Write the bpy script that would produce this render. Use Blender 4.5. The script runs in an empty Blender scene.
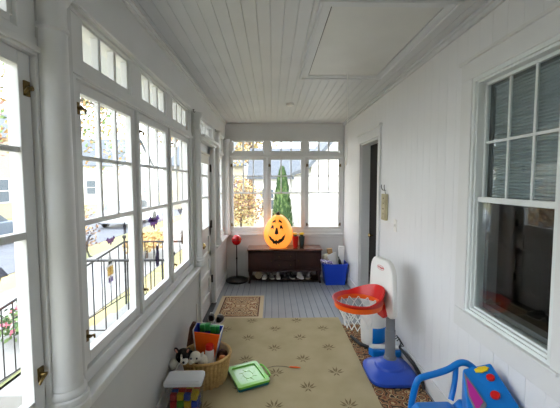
import bpy, bmesh, math, random
from mathutils import Vector, Matrix, Euler
R = math.radians
PI = math.pi
sc = bpy.context.scene
col = sc.collection
random.seed(7)

# ------------------------------------------------------------ camera, sky, light, exposure
H = 1.58
cam_d = bpy.data.cameras.new('camera'); cam = bpy.data.objects.new('camera', cam_d); col.objects.link(cam)
cam.location = (0, 0, H); cam.rotation_euler = (PI/2 - 0.0649, 0.0014, -0.0227)
cam_d.sensor_width = 36; cam_d.lens = 331.0/560*36; cam_d.clip_start = 0.02; cam_d.clip_end = 400
sc.camera = cam
world = bpy.data.worlds.new('sky'); sc.world = world; world.use_nodes = True
bg = world.node_tree.nodes['Background']
bg.inputs[0].default_value = (0.86, 0.93, 1.0, 1); bg.inputs[1].default_value = 3.2
sun_d = bpy.data.lights.new('sun', 'SUN'); sun_d.energy = 1.5; sun_d.angle = R(40); sun_d.color = (1, .96, .9)
sun = bpy.data.objects.new('sun', sun_d); col.objects.link(sun); sun.rotation_euler = (R(48), 0, R(25))
sc.view_settings.view_transform = 'Standard'; sc.view_settings.look = 'None'
sc.view_settings.exposure = 1.0; sc.view_settings.gamma = 1; sc.view_settings.use_curve_mapping = False

# ------------------------------------------------------------ materials
def lin(c):
    return tuple((v/255/12.92 if v/255 <= .04045 else ((v/255+.055)/1.055)**2.4) for v in c)
def mat(name, rgb, rough=.5, metal=0, var=None, scale=12, amt=.5, bump=0, bscale=60, emit=None, spec=None, coat=0):
    m = bpy.data.materials.new(name); m.use_nodes = True
    nt = m.node_tree; b = nt.nodes['Principled BSDF']
    b.inputs['Base Color'].default_value = (*lin(rgb), 1)
    b.inputs['Roughness'].default_value = rough; b.inputs['Metallic'].default_value = metal
    if coat: b.inputs['Coat Weight'].default_value = coat
    if spec is not None: b.inputs['Specular IOR Level'].default_value = spec
    tc = None
    if var or bump:
        tc = nt.nodes.new('ShaderNodeTexCoord')
    if var:
        n = nt.nodes.new('ShaderNodeTexNoise'); n.inputs['Scale'].default_value = scale; n.inputs['Detail'].default_value = 4
        nt.links.new(tc.outputs['Object'], n.inputs['Vector'])
        r = nt.nodes.new('ShaderNodeValToRGB'); r.color_ramp.elements[0].position = .5-amt/2; r.color_ramp.elements[1].position = .5+amt/2
        r.color_ramp.elements[0].color = (*lin(rgb), 1); r.color_ramp.elements[1].color = (*lin(var), 1)
        nt.links.new(n.outputs['Fac'], r.inputs[0]); nt.links.new(r.outputs[0], b.inputs['Base Color'])
    if bump:
        n = nt.nodes.new('ShaderNodeTexNoise'); n.inputs['Scale'].default_value = bscale
        nt.links.new(tc.outputs['Object'], n.inputs['Vector'])
        bn = nt.nodes.new('ShaderNodeBump'); bn.inputs['Strength'].default_value = bump; bn.inputs['Distance'].default_value = .01
        nt.links.new(n.outputs['Fac'], bn.inputs['Height']); nt.links.new(bn.outputs[0], b.inputs['Normal'])
    if emit:
        b.inputs['Emission Color'].default_value = (*lin(emit[0]), 1); b.inputs['Emission Strength'].default_value = emit[1]
    return m
def pane_mat(name, gloss, tint=(1, 1, 1)):
    m = bpy.data.materials.new(name); m.use_nodes = True; nt = m.node_tree
    for n in list(nt.nodes): nt.nodes.remove(n)
    o = nt.nodes.new('ShaderNodeOutputMaterial'); t = nt.nodes.new('ShaderNodeBsdfTransparent'); g = nt.nodes.new('ShaderNodeBsdfGlossy')
    t.inputs[0].default_value = (*tint, 1); g.inputs['Roughness'].default_value = .02
    lw = nt.nodes.new('ShaderNodeLayerWeight'); lw.inputs[0].default_value = .5
    pw = nt.nodes.new('ShaderNodeMath'); pw.operation = 'POWER'; pw.inputs[1].default_value = 4; nt.links.new(lw.outputs['Facing'], pw.inputs[0])
    f = nt.nodes.new('ShaderNodeMath'); f.operation = 'MULTIPLY_ADD'; f.inputs[1].default_value = gloss; f.inputs[2].default_value = .03 if gloss < .5 else .05; nt.links.new(pw.outputs[0], f.inputs[0])
    mx = nt.nodes.new('ShaderNodeMixShader'); nt.links.new(f.outputs[0], mx.inputs[0])
    nt.links.new(t.outputs[0], mx.inputs[1]); nt.links.new(g.outputs[0], mx.inputs[2]); nt.links.new(mx.outputs[0], o.inputs[0])
    return m
WP = mat('white_paint', (226, 226, 224), .38, var=(219, 219, 217), scale=3)
WW = mat('white_wall_paint', (232, 232, 232), .42, var=(226, 226, 226), scale=2)
WD = mat('shaded_white_paint', (208, 208, 206), .45, var=(200, 200, 198), scale=2)  # the white paint greyed, putting the left wall's shade into its colour
WC = mat('ceiling_paint', (213, 215, 217), .5, var=(204, 206, 208), scale=2.5)
HATCH = mat('hatch_paint', (214, 214, 211), .5, var=(206, 206, 203), scale=5)
GLASS = pane_mat('window_glass', .22)
DGLASS = pane_mat('house_glass', .5, (.9, .93, .93))
BRASS = mat('aged_brass', (120, 100, 60), .35, 1)
BRASS2 = mat('bright_brass', (205, 180, 120), .25, 1)
STEEL = mat('dark_steel', (70, 68, 64), .4, .8)
BLK = mat('black_plastic', (18, 18, 20), .45)
IRON = mat('black_iron', (26, 26, 28), .5)
DARKW = mat('dark_walnut', (62, 24, 17), .5, var=(38, 14, 10), scale=9)
SHEENT = mat('walnut_top_sheen', (142, 96, 78), .2, var=(90, 50, 38), scale=9, coat=.5)  # walnut lightened so the pale reflection on the top is in its colour
DOORD = mat('dark_brown_door', (16, 8, 6), .85, var=(11, 6, 5), scale=7)
FRAME = mat('vinyl_frame', (226, 230, 228), .35)
BLIND = mat('blind_fabric', (170, 180, 182), .8)
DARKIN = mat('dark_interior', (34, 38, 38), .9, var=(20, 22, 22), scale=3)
BLUE = mat('royal_blue_plastic', (18, 70, 205), .35)
BLUE2 = mat('deep_blue_plastic', (38, 80, 190), .35)
SKYB = mat('sky_blue_plastic', (8, 120, 205), .28)
RED = mat('red_plastic', (205, 22, 18), .3)
ORG = mat('orange_plastic', (245, 100, 20), .35)
WPL = mat('white_plastic', (232, 230, 224), .35)
NET = mat('net_cord', (235, 235, 232), .8)
GREYP = mat('grey_plastic', (128, 130, 134), .4)
YEL = mat('yellow_plastic', (240, 205, 30), .35)
PINK = mat('magenta_plastic', (190, 40, 150), .35)
GREENP = mat('lime_plastic', (120, 205, 50), .3, coat=.3)
GREENL = mat('pale_lime_plastic', (160, 232, 130), .22, coat=.4)
TEAL = mat('teal_plastic', (10, 110, 115), .35)
GREEN = mat('green_plastic', (30, 130, 60), .4)
WICK = mat('wicker', (222, 186, 122), .7, var=(186, 144, 84), scale=40)
PLB = mat('black_plush', (30, 26, 26), .95, bump=.6, bscale=120)
PLW = mat('white_plush', (236, 230, 216), .95, bump=.6, bscale=120)
PLR = mat('brown_plush', (96, 58, 40), .95, bump=.6, bscale=120)
PKM = mat('glowing_pumpkin', (250, 150, 50), .4, var=(248, 165, 70), scale=4, emit=((255, 152, 58), .50))
PAPER = mat('paper', (238, 236, 232), .8)
PAPERP = mat('printed_paper', (225, 222, 230), .8, var=(90, 70, 150), scale=45, amt=.12)
CARD = mat('cardboard', (176, 140, 96), .8)
CREAM = mat('cream_paper', (222, 212, 190), .8, var=(190, 176, 150), scale=20)
GREYM = mat('shoe_grey', (120, 118, 116), .7, var=(70, 68, 68), scale=30)
SOLE = mat('shoe_sole', (205, 200, 190), .7)
BRICK = mat('brick_red', (118, 78, 68), .85, var=(98, 62, 54), scale=6)
CONC = mat('concrete', (148, 148, 146), .9, var=(132, 132, 130), scale=3)
ASPH = mat('asphalt', (112, 116, 124), .9, var=(98, 102, 110), scale=2)
LAWN = mat('leafy_lawn', (132, 138, 98), .95, var=(170, 152, 108), scale=.9, amt=.35)
BARK = mat('bark', (112, 98, 88), .9, var=(84, 72, 64), scale=8)
LORG = mat('orange_leaves', (182, 146, 98), .8); LYEL = mat('yellow_leaves', (184, 170, 118), .8)
LGRN = mat('green_leaves', (50, 82, 40), .8); LRED = mat('russet_leaves', (130, 102, 90), .8); LLG = mat('light_green_leaves', (104, 128, 76), .8)
FLOW = mat('pink_petals', (210, 110, 130), .8)
ROOF = mat('grey_shingle', (100, 106, 114), .9, var=(84, 90, 98), scale=5)
HWIN = mat('far_window', (96, 106, 116), .2)
HCREAM = mat('cream_siding', (168, 160, 142), .8)
CARP = mat('car_paint_silver', (110, 122, 136), .25, .3); TYRE = mat('tyre', (24, 24, 24), .8)
SHADE = mat('shade_cloth', (236, 232, 220), .8)
def film(name, rgb):
    m = mat(name, rgb, .5); nt = m.node_tree; b = nt.nodes['Principled BSDF']; o = nt.nodes['Material Output']; t = nt.nodes.new('ShaderNodeBsdfTransparent'); x = nt.nodes.new('ShaderNodeMixShader')
    t.inputs[0].default_value = (*[v**.35 for v in lin(rgb)], 1); x.inputs[0].default_value = .3; nt.links.new(t.outputs[0], x.inputs[1]); nt.links.new(b.outputs[0], x.inputs[2]); nt.links.new(x.outputs[0], o.inputs[0]); return m
PURP = film('purple_film', (110, 70, 150)); GREYF = film('grey_film', (120, 120, 130)); WHF = film('white_film', (235, 235, 235)); YELF = film('yellow_film', (240, 205, 120))
BEIGE = mat('painted_plank', (206, 196, 160), .7, var=(176, 164, 128), scale=12, amt=.4)
CLEARP = pane_mat('clear_plastic', .3, (.9, .9, .9))
_n = CLEARP.node_tree; _d = _n.nodes.new('ShaderNodeBsdfDiffuse'); _d.inputs[0].default_value = (.7, .7, .7, 1); _m = _n.nodes.new('ShaderNodeMixShader'); _m.inputs[0].default_value = .05
_o = [x for x in _n.nodes if x.type == 'OUTPUT_MATERIAL'][0]; _p = _o.inputs[0].links[0].from_socket; _n.links.new(_p, _m.inputs[1]); _n.links.new(_d.outputs[0], _m.inputs[2]); _n.links.new(_m.outputs[0], _o.inputs[0])

def floor_mat():
    m = mat('painted_floor', (148, 152, 157), .38, var=(135, 139, 144), scale=4); return m
FLOORM = floor_mat(); SEAM = mat('floor_seam', (98, 104, 112), .8)
def rug_mat():
    m = mat('sage_rug', (188, 173, 137), .95, var=(171, 156, 119), scale=5, amt=.6, bump=.35, bscale=260); return m
RUG = rug_mat(); RUGD = mat('rug_sprig', (112, 98, 66), .95, var=(138, 122, 86), scale=40)
def oriental(name, c0, c1, c2, c3, sc_=9, mirror=None):
    m = bpy.data.materials.new(name); m.use_nodes = True; nt = m.node_tree; b = nt.nodes['Principled BSDF']; b.inputs['Roughness'].default_value = .95
    tc = nt.nodes.new('ShaderNodeTexCoord'); src = tc.outputs['Object']
    if mirror:
        s = nt.nodes.new('ShaderNodeSeparateXYZ'); nt.links.new(src, s.inputs[0]); c = nt.nodes.new('ShaderNodeCombineXYZ')
        for i, a in enumerate('XY'):
            ab = nt.nodes.new('ShaderNodeMath'); ab.operation = 'ABSOLUTE'; nt.links.new(s.outputs[a], ab.inputs[0]); nt.links.new(ab.outputs[0], c.inputs[i])
        src = c.outputs[0]
    v = nt.nodes.new('ShaderNodeTexVoronoi'); v.inputs['Scale'].default_value = sc_; v.inputs['Randomness'].default_value = .55; nt.links.new(src, v.inputs['Vector'])
    n = nt.nodes.new('ShaderNodeTexNoise'); n.inputs['Scale'].default_value = sc_*2.2; nt.links.new(src, n.inputs['Vector'])
    ad = nt.nodes.new('ShaderNodeMath'); ad.operation = 'MULTIPLY_ADD'; ad.inputs[1].default_value = 2.4; nt.links.new(v.outputs['Distance'], ad.inputs[0]); nt.links.new(n.outputs['Fac'], ad.inputs[2])
    fr = nt.nodes.new('ShaderNodeMath'); fr.operation = 'FRACT'; nt.links.new(ad.outputs[0], fr.inputs[0])
    r = nt.nodes.new('ShaderNodeValToRGB'); r.color_ramp.interpolation = 'CONSTANT'
    el = r.color_ramp.elements; el[0].color = (*lin(c0), 1); el[1].position = .3; el[1].color = (*lin(c1), 1)
    e = el.new(.52); e.color = (*lin(c2), 1); e = el.new(.78); e.color = (*lin(c3), 1)
    nt.links.new(fr.outputs[0], r.inputs[0]); nt.links.new(r.outputs[0], b.inputs['Base Color'])
    return m
ORI = oriental('runner_pattern', (60, 44, 34), (186, 160, 116), (122, 66, 40), (150, 112, 74), 14)
MATP = oriental('doormat_pattern', (196, 168, 128), (92, 52, 34), (205, 182, 146), (140, 88, 58), 9, True)
MATB = mat('doormat_border', (205, 186, 152), .95); MATC = mat('doormat_line', (96, 58, 40), .95)

# ------------------------------------------------------------ mesh builder
class MB:
    def __init__(s): s.v = []; s.f = []; s.m = []; s.sm = []
    def add(s, vs, fs, mi=0, smooth=False):
        k = len(s.v); s.v += [Vector(p) for p in vs]; s.f += [tuple(i+k for i in f) for f in fs]; s.m += [mi]*len(fs); s.sm += [smooth]*len(fs); return s
    def box(s, a, b, mi=0):
        x0, y0, z0 = [min(a[i], b[i]) for i in range(3)]; x1, y1, z1 = [max(a[i], b[i]) for i in range(3)]
        return s.add([(x0,y0,z0),(x1,y0,z0),(x1,y1,z0),(x0,y1,z0),(x0,y0,z1),(x1,y0,z1),(x1,y1,z1),(x0,y1,z1)],
              [(0,3,2,1),(4,5,6,7),(0,1,5,4),(1,2,6,5),(2,3,7,6),(3,0,4,7)], mi)
    def lathe(s, prof, c=(0,0,0), n=24, mi=0, a0=0, a1=2*PI, cap=True):
        full = abs(a1-a0-2*PI) < 1e-6; k = n if full else n+1; vs = []; fs = []
        for r, z in prof:
            for i in range(k):
                a = a0+(a1-a0)*i/n; vs.append((c[0]+r*math.cos(a), c[1]+r*math.sin(a), c[2]+z))
        for j in range(len(prof)-1):
            for i in range(n):
                i2 = (i+1) % k; fs.append((j*k+i, j*k+i2, (j+1)*k+i2, (j+1)*k+i))
        if cap and full: fs += [tuple(range(k))[::-1], tuple((len(prof)-1)*k+i for i in range(k))]
        return s.add(vs, fs, mi, True)
    def tube(s, pts, r, n=8, mi=0, closed=False):
        pts = [Vector(p) for p in pts]; L = len(pts); vs = []; fs = []; up = None
        for i, p in enumerate(pts):
            a = pts[(i-1) % L] if (i or closed) else p; b = pts[(i+1) % L] if (i < L-1 or closed) else p
            t = (b-a).normalized()
            if up is None: up = Vector((0,0,1)) if abs(t.z) < .9 else Vector((1,0,0))
            x = t.cross(up).normalized(); y = x.cross(t).normalized(); up = y
            rr = r[i] if isinstance(r, (list, tuple)) else r
            for k in range(n): vs.append(p + x*rr*math.cos(2*PI*k/n) + y*rr*math.sin(2*PI*k/n))
        for i in range(L if closed else L-1):
            j = (i+1) % L
            for k in range(n): fs.append((i*n+k, i*n+(k+1) % n, j*n+(k+1) % n, j*n+k))
        if not closed: fs += [tuple(range(n))[::-1], tuple((L-1)*n+k for k in range(n))]
        return s.add(vs, fs, mi, True)
    def sph(s, c, r, n=16, mi=0, rot=None):
        if not isinstance(r, (tuple, list)): r = (r, r, r)
        h = n//2; vs = [Vector((0,0,r[2]))]; fs = []
        for j in range(1, h):
            for i in range(n):
                a = PI*j/h; b = 2*PI*i/n; vs.append(Vector((r[0]*math.sin(a)*math.cos(b), r[1]*math.sin(a)*math.sin(b), r[2]*math.cos(a))))
        vs.append(Vector((0,0,-r[2])))
        for i in range(n):
            fs.append((0, 1+i, 1+(i+1) % n)); fs.append((len(vs)-1, 1+(h-2)*n+(i+1) % n, 1+(h-2)*n+i))
            for j in range(h-2): fs.append((1+j*n+i, 1+(j+1)*n+i, 1+(j+1)*n+(i+1) % n, 1+j*n+(i+1) % n))
        M = Euler(rot).to_matrix() if rot else Matrix.Identity(3)
        return s.add([M @ v + Vector(c) for v in vs], fs, mi, True)
    def prism(s, poly, fn, d0, d1, mi=0):      # poly in 2D, fn(u,v,d)->xyz
        n = len(poly); vs = [fn(u, v, d0) for u, v in poly] + [fn(u, v, d1) for u, v in poly]
        fs = [tuple(range(n))[::-1], tuple(range(n, 2*n))] + [(i, (i+1) % n, n+(i+1) % n, n+i) for i in range(n)]
        return s.add(vs, fs, mi)
    def rot(s, M, c=(0,0,0)):
        c = Vector(c); s.v = [M @ (p-c) + c for p in s.v]; return s
    def build(s, name, mats, parent=None, bevel=0, org=None, sub=0):
        me = bpy.data.meshes.new(name)
        o = bpy.data.objects.new(name, me); col.objects.link(o)
        if org is not None: o.location = org
        off = Vector(org) if org is not None else Vector((0,0,0))
        me.from_pydata([p-off for p in s.v], [], s.f)
        for m in (mats if isinstance(mats, (list, tuple)) else [mats]): me.materials.append(m)
        for p, mi, sm in zip(me.polygons, s.m, s.sm): p.material_index = mi; p.use_smooth = sm
        bm = bmesh.new(); bm.from_mesh(me); bmesh.ops.recalc_face_normals(bm, faces=bm.faces); bm.to_mesh(me); bm.free()
        if any(s.sm): me.set_sharp_from_angle(angle=R(40))
        if bevel:
            b = o.modifiers.new('bevel', 'BEVEL'); b.width = bevel; b.segments = 3; b.limit_method = 'ANGLE'
        if sub:
            b = o.modifiers.new('sub', 'SUBSURF'); b.levels = sub; b.render_levels = sub
        if parent is not None:
            o.parent = parent
            w = parent.location.copy(); p = parent.parent
            while p is not None: w += p.location; p = p.parent
            o.location = off - w
            me_off = Vector((0,0,0))
        return o
def tag(o, label=None, cat=None, group=None, kind=None):
    if label: o['label'] = label
    if cat: o['category'] = cat
    if group: o['group'] = group
    if kind: o['kind'] = kind
    return o
def empty(name, loc=(0,0,0), **k):
    o = bpy.data.objects.new(name, None); col.objects.link(o); o.location = loc; o.empty_display_size = .1; tag(o, **k); return o
def struct(o): o['kind'] = 'structure'; return o
def copy_tree(o, parent=None):
    c = o.copy(); col.objects.link(c)
    if parent is not None: c.parent = parent
    for ch in list(o.children): copy_tree(ch, c)
    return c
def ngrooved(u0, u1, w, g, d):          # profile across boards: list of (u, depth)
    out = [(u0, 0)]; n = int((u1-u0)/w)
    for i in range(1, n+1):
        u = u0+i*w
        if u > u1-g: break
        out += [(u-g/2, 0), (u-g/4, d), (u+g/4, d), (u+g/2, 0)]
    out.append((u1, 0)); return out
def wall_pieces(mb, mapf, u0, u1, v0, v1, w0, w1, holes):
    us = sorted({u0, u1, *[h[0] for h in holes], *[h[1] for h in holes]}); vs = sorted({v0, v1, *[h[2] for h in holes], *[h[3] for h in holes]})
    for i in range(len(us)-1):
        for j in range(len(vs)-1):
            cu, cv = (us[i]+us[i+1])/2, (vs[j]+vs[j+1])/2
            if any(h[0] < cu < h[1] and h[2] < cv < h[3] for h in holes): continue
            mb.box(mapf(us[i], vs[j], w0), mapf(us[i+1], vs[j+1], w1))

# ------------------------------------------------------------ ROOM SHELL
XL, XR, YB, YN, ZC = -.765, 1.18, 5.46, -1.0, 2.538
RUG_Z = .012
# floor boards run away from the camera
m = MB(); pr = ngrooved(-.76, 1.20, .083, .006, .005)
for i in range(len(pr)-1):
    (a, da), (b, db) = pr[i], pr[i+1]
    m.add([(a, YN, -da), (b, YN, -db), (b, YB+.05, -db), (a, YB+.05, -da)], [(0,1,2,3)], 1 if (da or db) else 0)
m.box((-.9, YN-.1, -.12), (1.45, YB+.15, -.02))
struct(m.build('floor', [FLOORM, SEAM]))
# ceiling boards
m = MB(); pr = ngrooved(-.79, 1.20, .078, .005, .004)
for i in range(len(pr)-1):
    (a, da), (b, db) = pr[i], pr[i+1]
    m.add([(a, YN, ZC+da), (b, YN, ZC+db), (b, YB+.05, ZC+db), (a, YB+.05, ZC+da)], [(0,1,2,3)])
m.box((-.95, YN-.1, ZC+.02), (1.5, YB+.2, ZC+.12))
struct(m.build('ceiling', WC))
# right wall: vertical planks with holes for door and window
DO = (3.65, 4.40, 0, 2.085); WI = (1.318, 1.94, .80, 2.18)
m = MB(); f = lambda u, v, w: (XR+w, u, v)
wall_pieces(m, f, YN, YB+.1, 0, ZC+.02, .012, .13, [DO, WI])
pr = ngrooved(YN, YB, .112, .003, .0015)
for i in range(len(pr)-1):
    (a, da), (b, db) = pr[i], pr[i+1]
    cuts = [(0, ZC)]
    for h in (DO, WI):
        if a < h[1]-1e-4 and b > h[0]+1e-4: cuts = [(0, h[2]), (h[3], ZC)]
    for z0, z1 in cuts:
        if z1 > z0: m.add([(XR+da, a, z0), (XR+db, b, z0), (XR+db, b, z1), (XR+da, a, z1)], [(0,1,2,3)])
for h in (DO, WI):   # close reveals
    m.box((XR+.001, h[0]-.06, h[2]), (XR+.13, h[0]-.0, h[3])); m.box((XR+.001, h[1], h[2]), (XR+.13, h[1]+.06, h[3])); m.box((XR+.001, h[0]-.06, h[3]), (XR+.13, h[1]+.06, h[3]+.06))
    if h[2] > 0: m.box((XR+.001, h[0]-.06, h[2]-.06), (XR+.13, h[1]+.06, h[2]))
struct(m.build('wall_right', WW))
# back wall and near wall
BX0 = -.642; P = .62; GW = .492; GB, GT, GM = .845, 1.952, 1.42
bayx = (BX0-.075, BX0+2*P+GW+.075)
for nm, fy in (('wall_back', lambda u, v, w: (u, YB+w, v)), ('wall_near', lambda u, v, w: (u, YN-w, v))):
    m = MB(); wall_pieces(m, fy, XL-.14, XR+.13, 0, ZC+.02, 0, .13, [(*bayx, .735, 2.28)] if nm == 'wall_back' else []); struct(m.build(nm, WP))
# left wall: dado, piers, beam
L_BAYS = [(-.725, 1.155), (1.32, 3.275), (4.70, 5.34)]; LDOOR = (3.44, 4.26)
m = MB(); f = lambda u, v, w: (XL-w, u, v)
wall_pieces(m, f, YN, YB+.1, 0, 2.28, 0, .13, [(a, b, .70, 2.28) for a, b in L_BAYS] + [(LDOOR[0], LDOOR[1], 0, 2.28)])
struct(m.build('wall_left', WD))
m = MB(); m.box((XL-.16, YN, 2.27), (XL, YB, ZC)); m.box((XL, YN, 2.272), (XL+.012, YB, 2.30)); m.box((XL, YN, ZC-.035), (XL+.02, YB, ZC)); m.box((XL, YN, ZC-.018), (XL+.035, YB, ZC))
struct(m.build('trim_1', WP, bevel=.004))
m = MB(); m.box((XR-.02, YN, ZC-.045), (XR, YB, ZC)); m.box((XR-.04, YN, ZC-.02), (XR, YB, ZC)); struct(m.build('trim_2', WC, bevel=.004))
m = MB(); m.box((XL, YB-.018, ZC-.03), (XR, YB, ZC)); struct(m.build('trim_3', WP, bevel=.004))
# window ledge on left: nosing plus apron, back ledge
def ledge(mapf, u0, u1, back):
    m = MB(); m.box(mapf(u0, .705, -back), mapf(u1, .735, .045)); m.box(mapf(u0, .66, .0), mapf(u1, .705, .018)); return m
mL = lambda u, v, w: (XL+w, u, v)
mB = lambda u, v, w: (u, YB-w, v)
mN = lambda u, v, w: (u, YN+w, v)
m = ledge(mL, YN, LDOOR[0]-.07, .10); struct(m.build('trim_4', WP, bevel=.006))
m = ledge(mL, 4.36, YB, .10); struct(m.build('trim_5', WP, bevel=.006))
m = ledge(mB, XL, XR, .10); struct(m.build('trim_6', WP, bevel=.006))
m = MB(); m.box((XL, YN, 0), (XL+.014, LDOOR[0]-.07, .12)); m.box((XL, 4.36, 0), (XL+.014, YB, .12)); struct(m.build('baseboard_left', WP, bevel=.004))
m = MB(); m.box((XR-.014, YN, 0), (XR, DO[0]-.065, .12)); m.box((XR-.014, DO[1]+.11, 0), (XR, YB, .12)); struct(m.build('baseboard_right', WP, bevel=.004))
m = MB(); m.box((XL, YB-.014, 0), (XR, YB, .12)); m.box((XL, YB-.02, .12), (XR, YB, .135)); struct(m.build('baseboard_back', WP, bevel=.003))

# ------------------------------------------------------------ casement windows
def casement(n, mapf, u0s, bay, wg, latch, tm=.02):
    """wg: depth of the glass plane measured from the wall face, outwards negative"""
    root = struct(empty('window_%d' % n)); w0, w1 = wg-.03, wg+.030
    m = MB(); a, b = bay
    # fixed frame: perimeter, mullions, band between casements and transom lights
    m.box(mapf(a, .735, w0), mapf(b, .79, w1)); m.box(mapf(a, 2.0, w0), mapf(b, 2.062, w1)); m.box(mapf(a, 2.01, w1), mapf(b, 2.03, w1+.012)); m.box(mapf(a, 2.255, w0), mapf(b, 2.285, w1))
    edges = [a] + [u-.064 for u in u0s[1:]] + [b]
    for i, e in enumerate(edges):
        h = .010 if 0 < i < len(edges)-1 else .0
        if h: m.box(mapf(e-h, .79, w0), mapf(e+h, 2.0, w1)); m.box(mapf(e-.056-tm, 2.062, w0), mapf(e+.056+tm, 2.255, w1-.004))
    m.box(mapf(a, .79, w0), mapf(u0s[0]-.055, 2.0, w1)); m.box(mapf(u0s[-1]+GW+.055, .79, w0), mapf(b, 2.0, w1))
    m.box(mapf(a, 2.062, w0), mapf(u0s[0]+tm-.01, 2.255, w1-.004)); m.box(mapf(u0s[-1]+GW-tm+.01, 2.062, w0), mapf(b, 2.255, w1-.004))
    m.build('window_frame', WP, root, bevel=.003)
    for i, u in enumerate(u0s):
        g0, g1 = u, u+GW; s = MB(); q0, q1 = wg-.022, wg+.013
        s.box(mapf(g0-.052, .793, q0), mapf(g0, 1.998, q1)); s.box(mapf(g1, .793, q0), mapf(g1+.052, 1.998, q1))
        s.box(mapf(g0, .793, q0), mapf(g1, GB, q1)); s.box(mapf(g0, GT, q0), mapf(g1, 1.998, q1)); s.box(mapf(g0, GM-.024, q0), mapf(g1, GM, q1))
        zm = (GM+GT)/2
        s.box(mapf(g0, zm-.009, q0+.008), mapf(g1, zm+.009, q1-.006))
        for k in (1, 2):
            c = g0+GW*k/3; s.box(mapf(c-.009, GM, q0+.008), mapf(c+.009, GT, q1-.006))
        so = s.build('sash', WP, root, bevel=.0025)
        g = MB(); g.box(mapf(g0, GB, wg-.002), mapf(g1, GT, wg+.002)); g.build('glass', GLASS, so)
        for side, zz in latch(i):
            l = MB(); cu = g0-.030 if side < 0 else g1+.030
            l.box(mapf(cu-.012, zz-.024, q1), mapf(cu+.012, zz+.024, q1+.006)); l.tube([mapf(cu, zz, q1), mapf(cu, zz, q1+.022)], .008, 8)
            l.tube([mapf(cu, zz, q1+.02), mapf(cu+.022*(-side), zz-.004, q1+.024), mapf(cu+.032*(-side), zz-.02, q1+.02)], [.006, .005, .004], 8)
            lo = l.build('latch', BRASS, so); lo['label'] = 'dark brass casement latch'
        t = MB(); t0, t1 = g0+tm, g1-tm
        tw = t1-t0
        t.box(mapf(t0, 2.062, q0), mapf(t1, 2.095, q1)); t.box(mapf(t0, 2.242, q0), mapf(t1, 2.256, q1)); 
        for k in (0, 1, 2, 3):
            c = t0+tw*k/3; t.box(mapf(c-.012, 2.095, q0), mapf(c+.012, 2.242, q1))
        to = t.build('transom_sash', WP, root, bevel=.002)
        g = MB(); g.box(mapf(t0, 2.095, wg-.002), mapf(t1, 2.242, wg+.002)); g.build('transom_glass', GLASS, to)
    return root
YL0 = 1.425
lat = lambda i: [(-1, 1.885), (-1, .925)]
casement(1, mL, [YL0-.34-GW-2*P, YL0-.34-GW-P, YL0-.34-GW], L_BAYS[0], -.048, lambda i: [(1, 1.885), (1, .925)])
casement(2, mL, [YL0, YL0+P, YL0+2*P], L_BAYS[1], -.048, lat)
casement(3, mL, [4.775], L_BAYS[2], -.048, lambda i: [])
casement(4, mB, [BX0, BX0+P, BX0+2*P], bayx, -.01, lambda i: [[(-1, 1.86), (-1, .885)], [(-1, 1.86)], [(-1, 1.86), (-1, .885), (1, 1.86), (1, .885)]][i], 0)

# ------------------------------------------------------------ round half columns
def column(y, label, xc=-.764, r=.051, dy=0):
    root = empty('column', (xc, y, .735), label=label, cat='column', group='round white columns along the window wall')
    m = MB(); m.lathe([(r*1.02, .10), (r, .3), (r*.94, 1.36)], (xc, y, .735), 28); m.build('shaft', WP, root)
    k = r/.058; m = MB(); m.lathe([(.086*k, 0), (.086*k, .038), (.080*k, .042), (.083*k, .052), (.079*k, .064), (.071*k, .068), (.074*k, .080), (.069*k, .092), (.063*k, .097), (.064*k, .106), (r*1.02, .116), (r*1.02, .12)], (xc, y, .735), 28); m.build('base', WP, root)
    m = MB(); m.lathe([(r*.94, 1.36), (r*1.05, 1.366), (r*1.05, 1.376), (r*.95, 1.384), (r*.95, 1.46), (r*1.12, 1.472), (r*1.4, 1.50), (r*1.5, 1.515), (r*1.5, 1.537)], (xc, y, .735), 28); m.build('capital', WP, root)
column(1.20, 'round white half column nearest the camera between two window groups')
column(3.36, 'round white half column beside the latch edge of the glazed door')
column(4.53, 'round white half column just beyond the hinges of the glazed door')
column(5.40, 'slim round white column in the far left corner of the porch', -.745, .042)

# ------------------------------------------------------------ glazed door on the left (door_1)
d1 = struct(empty('door_1'))
m = MB(); dx0, dx1 = -.845, -.795
m.box((-.895, 3.44, 0), (XL+.012, 3.46, 2.08)); m.box((-.895, 4.24, 0), (XL+.012, 4.26, 2.08)); m.box((-.895, 3.44, 2.035), (XL+.012, 4.26, 2.08)); 
m.box((XL, 3.385, 0), (XL+.02, 3.44, 2.27)); m.box((XL, 4.26, 0), (XL+.02, 4.35, 2.27)); m.box((-.895, 3.44, 2.25), (XL, 4.26, 2.28))
for k in range(5):
    y = 3.44+.82*k/4; m.box((-.86, y-.013, 2.08), (-.80, y+.013, 2.25))
m.build('door_frame', WP, d1, bevel=.003)
m = MB(); m.box((-.832, 3.45, 2.08), (-.828, 4.25, 2.25)); m.build('transom_glass', GLASS, d1)
m = MB(); m.box((XL, 3.42, 2.045), (XL+.085, 4.30, 2.075)); m.box((XL, 3.44, 2.02), (XL+.05, 4.28, 2.045)); m.build('door_header', WP, d1, bevel=.004)
m = MB(); y0, y1 = 3.463, 4.237
m.box((dx0, y0, .02), (dx1, y0+.11, 2.03)); m.box((dx0, y1-.11, .02), (dx1, y1, 2.03)); m.box((dx0, y0, 1.92), (dx1, y1, 2.03)); m.box((dx0, y0, .92), (dx1, y1, 1.04)); m.box((dx0, y0, .02), (dx1, y1, .2))
for z in (.40, .64): m.box((dx0, y0, z), (dx1, y1, z+.08))
m.box((dx0+.018, y0+.1, .1), (dx1-.018, y1-.1, .95))
m.box((dx0+.012, (y0+y1)/2-.01, 1.40), (dx1-.01, (y0+y1)/2+.01, 1.93))
for z in (1.40, 1.66): m.box((dx0+.012, y0+.1, z-.012), (dx1-.01, y1-.1, z+.012))
leaf = m.build('door_leaf', WP, d1, bevel=.004)
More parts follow.
